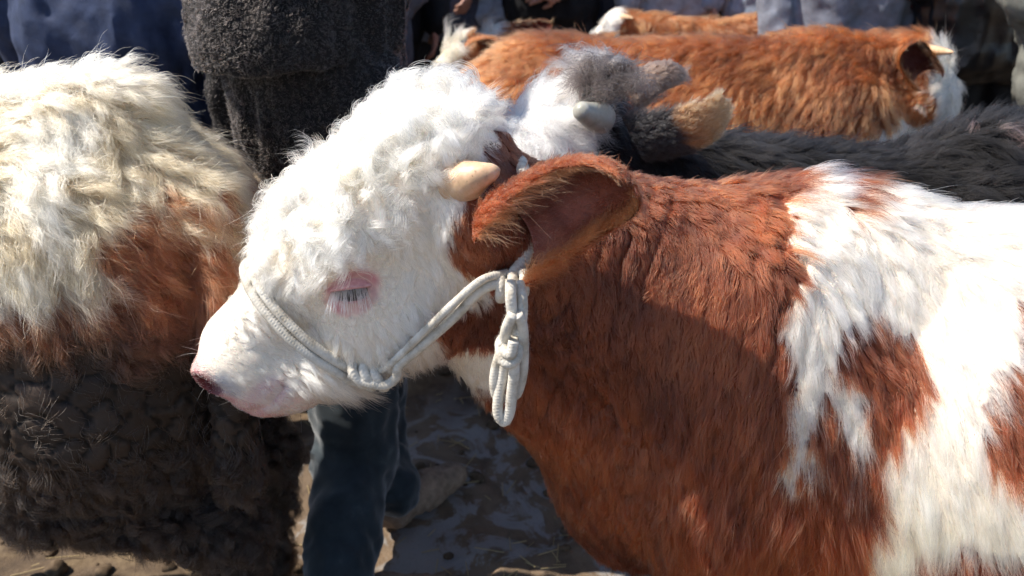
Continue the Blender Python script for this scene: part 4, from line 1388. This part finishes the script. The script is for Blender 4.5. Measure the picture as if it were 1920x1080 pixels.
# ---- handler in a wool coat and jeans, between the two front calves
def world_person():
    r = thing('person', 'person in a dark fuzzy wool coat and jeans standing beside the mud-caked calf', 'person', (gp(690, 1050)[0], 1.62, 0))
    Bd = Sculpt(); Co = Sculpt(); Tr = Sculpt(); shoes = []
    near_foot = np.array([-.355, 1.38, 0.]); far_heel = gp(722, 992); far_toe = gp(832, 925)
    hip_n = np.array([-.335, 1.66, .86]); hip_f = np.array([-.29, 1.80, .86])
    kn = at(668, 850, 1.64); kf = at(688, 830, 1.80)
    an = near_foot + [0, 0, .10]; af = far_heel + [.02, .02, .10]
    for hp, k_, a_, t_ in ((hip_n, kn, an, np.array([.16, .03, 0])), (hip_f, kf, af, far_toe - far_heel)):
        Bd.cone(hp, k_, .075, .052, .03); Bd.cone(k_, a_, .05, .036, .02); Bd.cone(a_ - [0, 0, .05], a_ - [0, 0, .06] + unit(t_) * .15, .036, .024, .02)
        Tr.cone(hp, k_, .10, .086, .03); Tr.cone(k_, a_ + [0, 0, .01], .084, .064, .02)
        Sh = Sculpt(); shoes.append(Sh)
        Sh.cone(a_ - [0, 0, .055], a_ - [0, 0, .055] + unit(t_) * .09, .042, .044, .02); Sh.cone(a_ - [0, 0, .055] + unit(t_) * .09, a_ - [0, 0, .062] + unit(t_) * .185, .045, .036, .02)
        Sh.cone(a_ - [0, 0, .05], a_ + [0, 0, .02], .047, .046, .02)
        Sh.ell(np.array([a_[0], a_[1], -.1]), (1, 1, .103), None, .005, True)
    Tr.ell(at(630, 868, 1.60), (.03, .03, .018), None, .025); Tr.ell(at(655, 900, 1.575), (.05, .022, .012), None, .02)
    ch = np.array([-.43, 1.76, 1.35]); pv = np.array([-.36, 1.65, .95])
    for s in (-1, 1):
        Bd.cone(pv + [0, .06 * s, 0], ch + [0, .10 * s, 0], .10, .085, .05)
    hx = ch + [.0, .03, .26]
    Bd.cone(ch, hx - [.02, 0, .1], .06, .05, .03)
    Bd.ell(hx, (.092, .074, .108), None, .03); Bd.ell(hx + [.03, 0, -.06], (.062, .055, .055), None, .03)
    Bd.cone(hx + [.088, 0, .01], hx + [.108, 0, -.035], .010, .016, .012)
    for s in (-1, 1):
        Bd.ell(hx + [.072, .031 * s, .005], (.014, .016, .010), None, .008, True); Bd.ell(hx + [.068, .031 * s, .005], (.013, .013, .013), None, .002)
        Bd.ell(hx + [-.005, .077 * s, -.01], (.020, .008, .030), None, .008)
        shp = ch + [0, .19 * s, .02]
        el = at(565, 40, 1.58) if s < 0 else shp + [.03, .02, -.28]; wr = at(670, 150, 1.53) if s < 0 else el + [.10, .0, -.22]
        Bd.cone(shp, el, .045, .038, .02); Bd.cone(el, wr, .036, .026, .015); hand(Bd, wr, np.array([.9, 0, -.4]), np.array([0, .2, 1.]))
        Co.cone(shp, el, .10, .085, .02); Co.cone(el, wr + unit(wr - el) * (.12 if s < 0 else 0), .075, .060, .02)
        Co.cone(pv + [0, .07 * s, .05], ch + [0, .10 * s, .0], .135, .11, .06)
    # coat skirt: a near panel slanting forward and a far panel hanging straight
    Co.cone(at(600, -20, 1.70), at(650, 330, 1.68), .15, .11, .02)
    Co.cone(at(435, 0, 1.82), at(448, 300, 1.82), .065, .035, .02)
    Co.cone(at(588, 110, 1.60), at(668, 330, 1.56), .145, .125, .005)
    Up = Sculpt(); Up.cone(at(530, -150, 1.62), at(528, 70, 1.54), .165, .145, .03); Up.cone(at(640, -90, 1.62), at(640, 50, 1.58), .12, .10, .03)
    zc = at(500, 128, 1.42)[2]; Up.ell(at(560, 128, 1.5) * [1, 1, 0] + [0, 0, zc - 3], (3, 3, 3), None, .008, True)
    Up.post = wrinkles(405, .010)
    Co.post = wrinkles(400, .009); Tr.post = wrinkles(410, .010)
    link_mesh('body', *Bd.mesh(.0075), SKINM, r)
    cV, cF = Co.mesh(.009)
    wool = cloth('black_wool', (.014, .0125, .0125), .95, .1, 40, .05)
    uV, uF = Up.mesh(.009)
    cF = np.concatenate([cF, uF + len(cV)]); cV = np.concatenate([cV, uV])      # upper coat and its longer skirt are one garment
    coat = link_mesh('coat', cV, cF, wool, r)
    def wstyle(P, N, E):
        m = len(P)
        return dict(flow=vnoise(P, .012, 420) + np.array([0, 0, -.4]), length=np.full(m, .0034), lift=np.full(m, .4), end=np.full(m, .2), curl=np.full(m, .0022), turns=np.full(m, 1.2), wild=np.full(m, .7), grav=.1)
    coat_of_hair('wool_pile', r, cV, cF, wstyle, lambda P, N, E: np.tile(np.array([[.025, .019, .0175]]), (len(P), 1)) * (1 + .35 * fnoise(P, .02, 421))[:, None].clip(.5, 1.6), int(42000 * HQ), K=5, ratio=14, width=.0006, seed=43, clump=.5, fuzz=.5,
                 density=lambda c, n, e: sstep(2.0, 1.2, c[:, 1]) * sstep(.75, .9, c[:, 2]) * sstep(1.35, 1.2, c[:, 2]) + .02)
    jm, n, l, b = mat('blue_denim', (.02, .03, .042), .85, .2)
    no = nz(n, l, 16, 7, .65); rr = ramp(n, l, no.outputs['Fac'], [(.35, (.013, .020, .026)), (.6, (.026, .038, .048)), (.75, (.07, .09, .10))]); l.new(rr.outputs[0], b.inputs['Base Color'])
    b.inputs['Sheen Weight'].default_value = .5; b.inputs['Sheen Roughness'].default_value = .4
    n2 = nz(n, l, 700, 2); bump(n, l, n2.outputs['Fac'], b, .3, .001)
    link_mesh('jeans', *Tr.mesh(.010), jm, r)
    for q in shoes:
        sV, sF = q.mesh(.007)
        sV = sV + vnormals(sV, sF) * (fnoise(sV, .018, 431) * .0028 + fnoise(sV, .05, 432) * .002)[:, None]
        link_mesh('shoe', sV, sF, SHOEM, r)
    Hr = Sculpt(); Hr.ell(hx + [-.012, 0, .027], (.098, .083, .100), None, .02); Hr.ell(hx + [.07, 0, -.025], (.06, .10, .075), None, .03, True)
    link_mesh('hair', *Hr.mesh(.014), HAIRM, r)
world_person()

# long pale whiskers on the muzzle of the middle calf
def whiskers(parent, H, n=46, seed=5):
    rng = np.random.RandomState(seed)
    K = 7
    idx = []
    h = H.loc(mV)
    c = np.where((h[:, 0] > .40) & (h[:, 1] > -.03) & (h[:, 0] < .5))[0]
    N = vnormals(mV, mF)
    pick = rng.choice(c, n)
    P = mV[pick]; Nn = N[pick]
    d0 = unit(Nn + rng.normal(size=(n, 3)) * .3 + H.R[0] * .25)
    L = rng.uniform(.012, .040, n)
    pts = np.zeros((n, K, 3)); pts[:, 0] = P
    bend = rng.normal(size=(n, 3)) * .5
    for k in range(1, K):
        d = unit(d0 + bend * k / K + np.array([0, 0, -.25]) * k / K)
        pts[:, k] = pts[:, k - 1] + d * (L / (K - 1))[:, None]
    hc = bpy.data.hair_curves.new('whiskers'); hc.add_curves([K] * n)
    hc.points.foreach_set('position', pts.astype(np.float32).ravel())
    rad = hc.attributes.get('radius') or hc.attributes.new('radius', 'FLOAT', 'POINT')
    rad.data.foreach_set('value', (np.linspace(1, .2, K)[None] * np.full((n, 1), .00022)).astype(np.float32).ravel())
    ca = hc.attributes.new('col', 'FLOAT_COLOR', 'CURVE')
    ca.data.foreach_set('color', np.tile(np.array([.8, .74, .66, 1], np.float32), (n, 1)).ravel())
    hc.materials.append(HAIR)
    o = bpy.data.objects.new('whiskers', hc); C.objects.link(o); parent_to(o, parent)
whiskers(calf, MH)
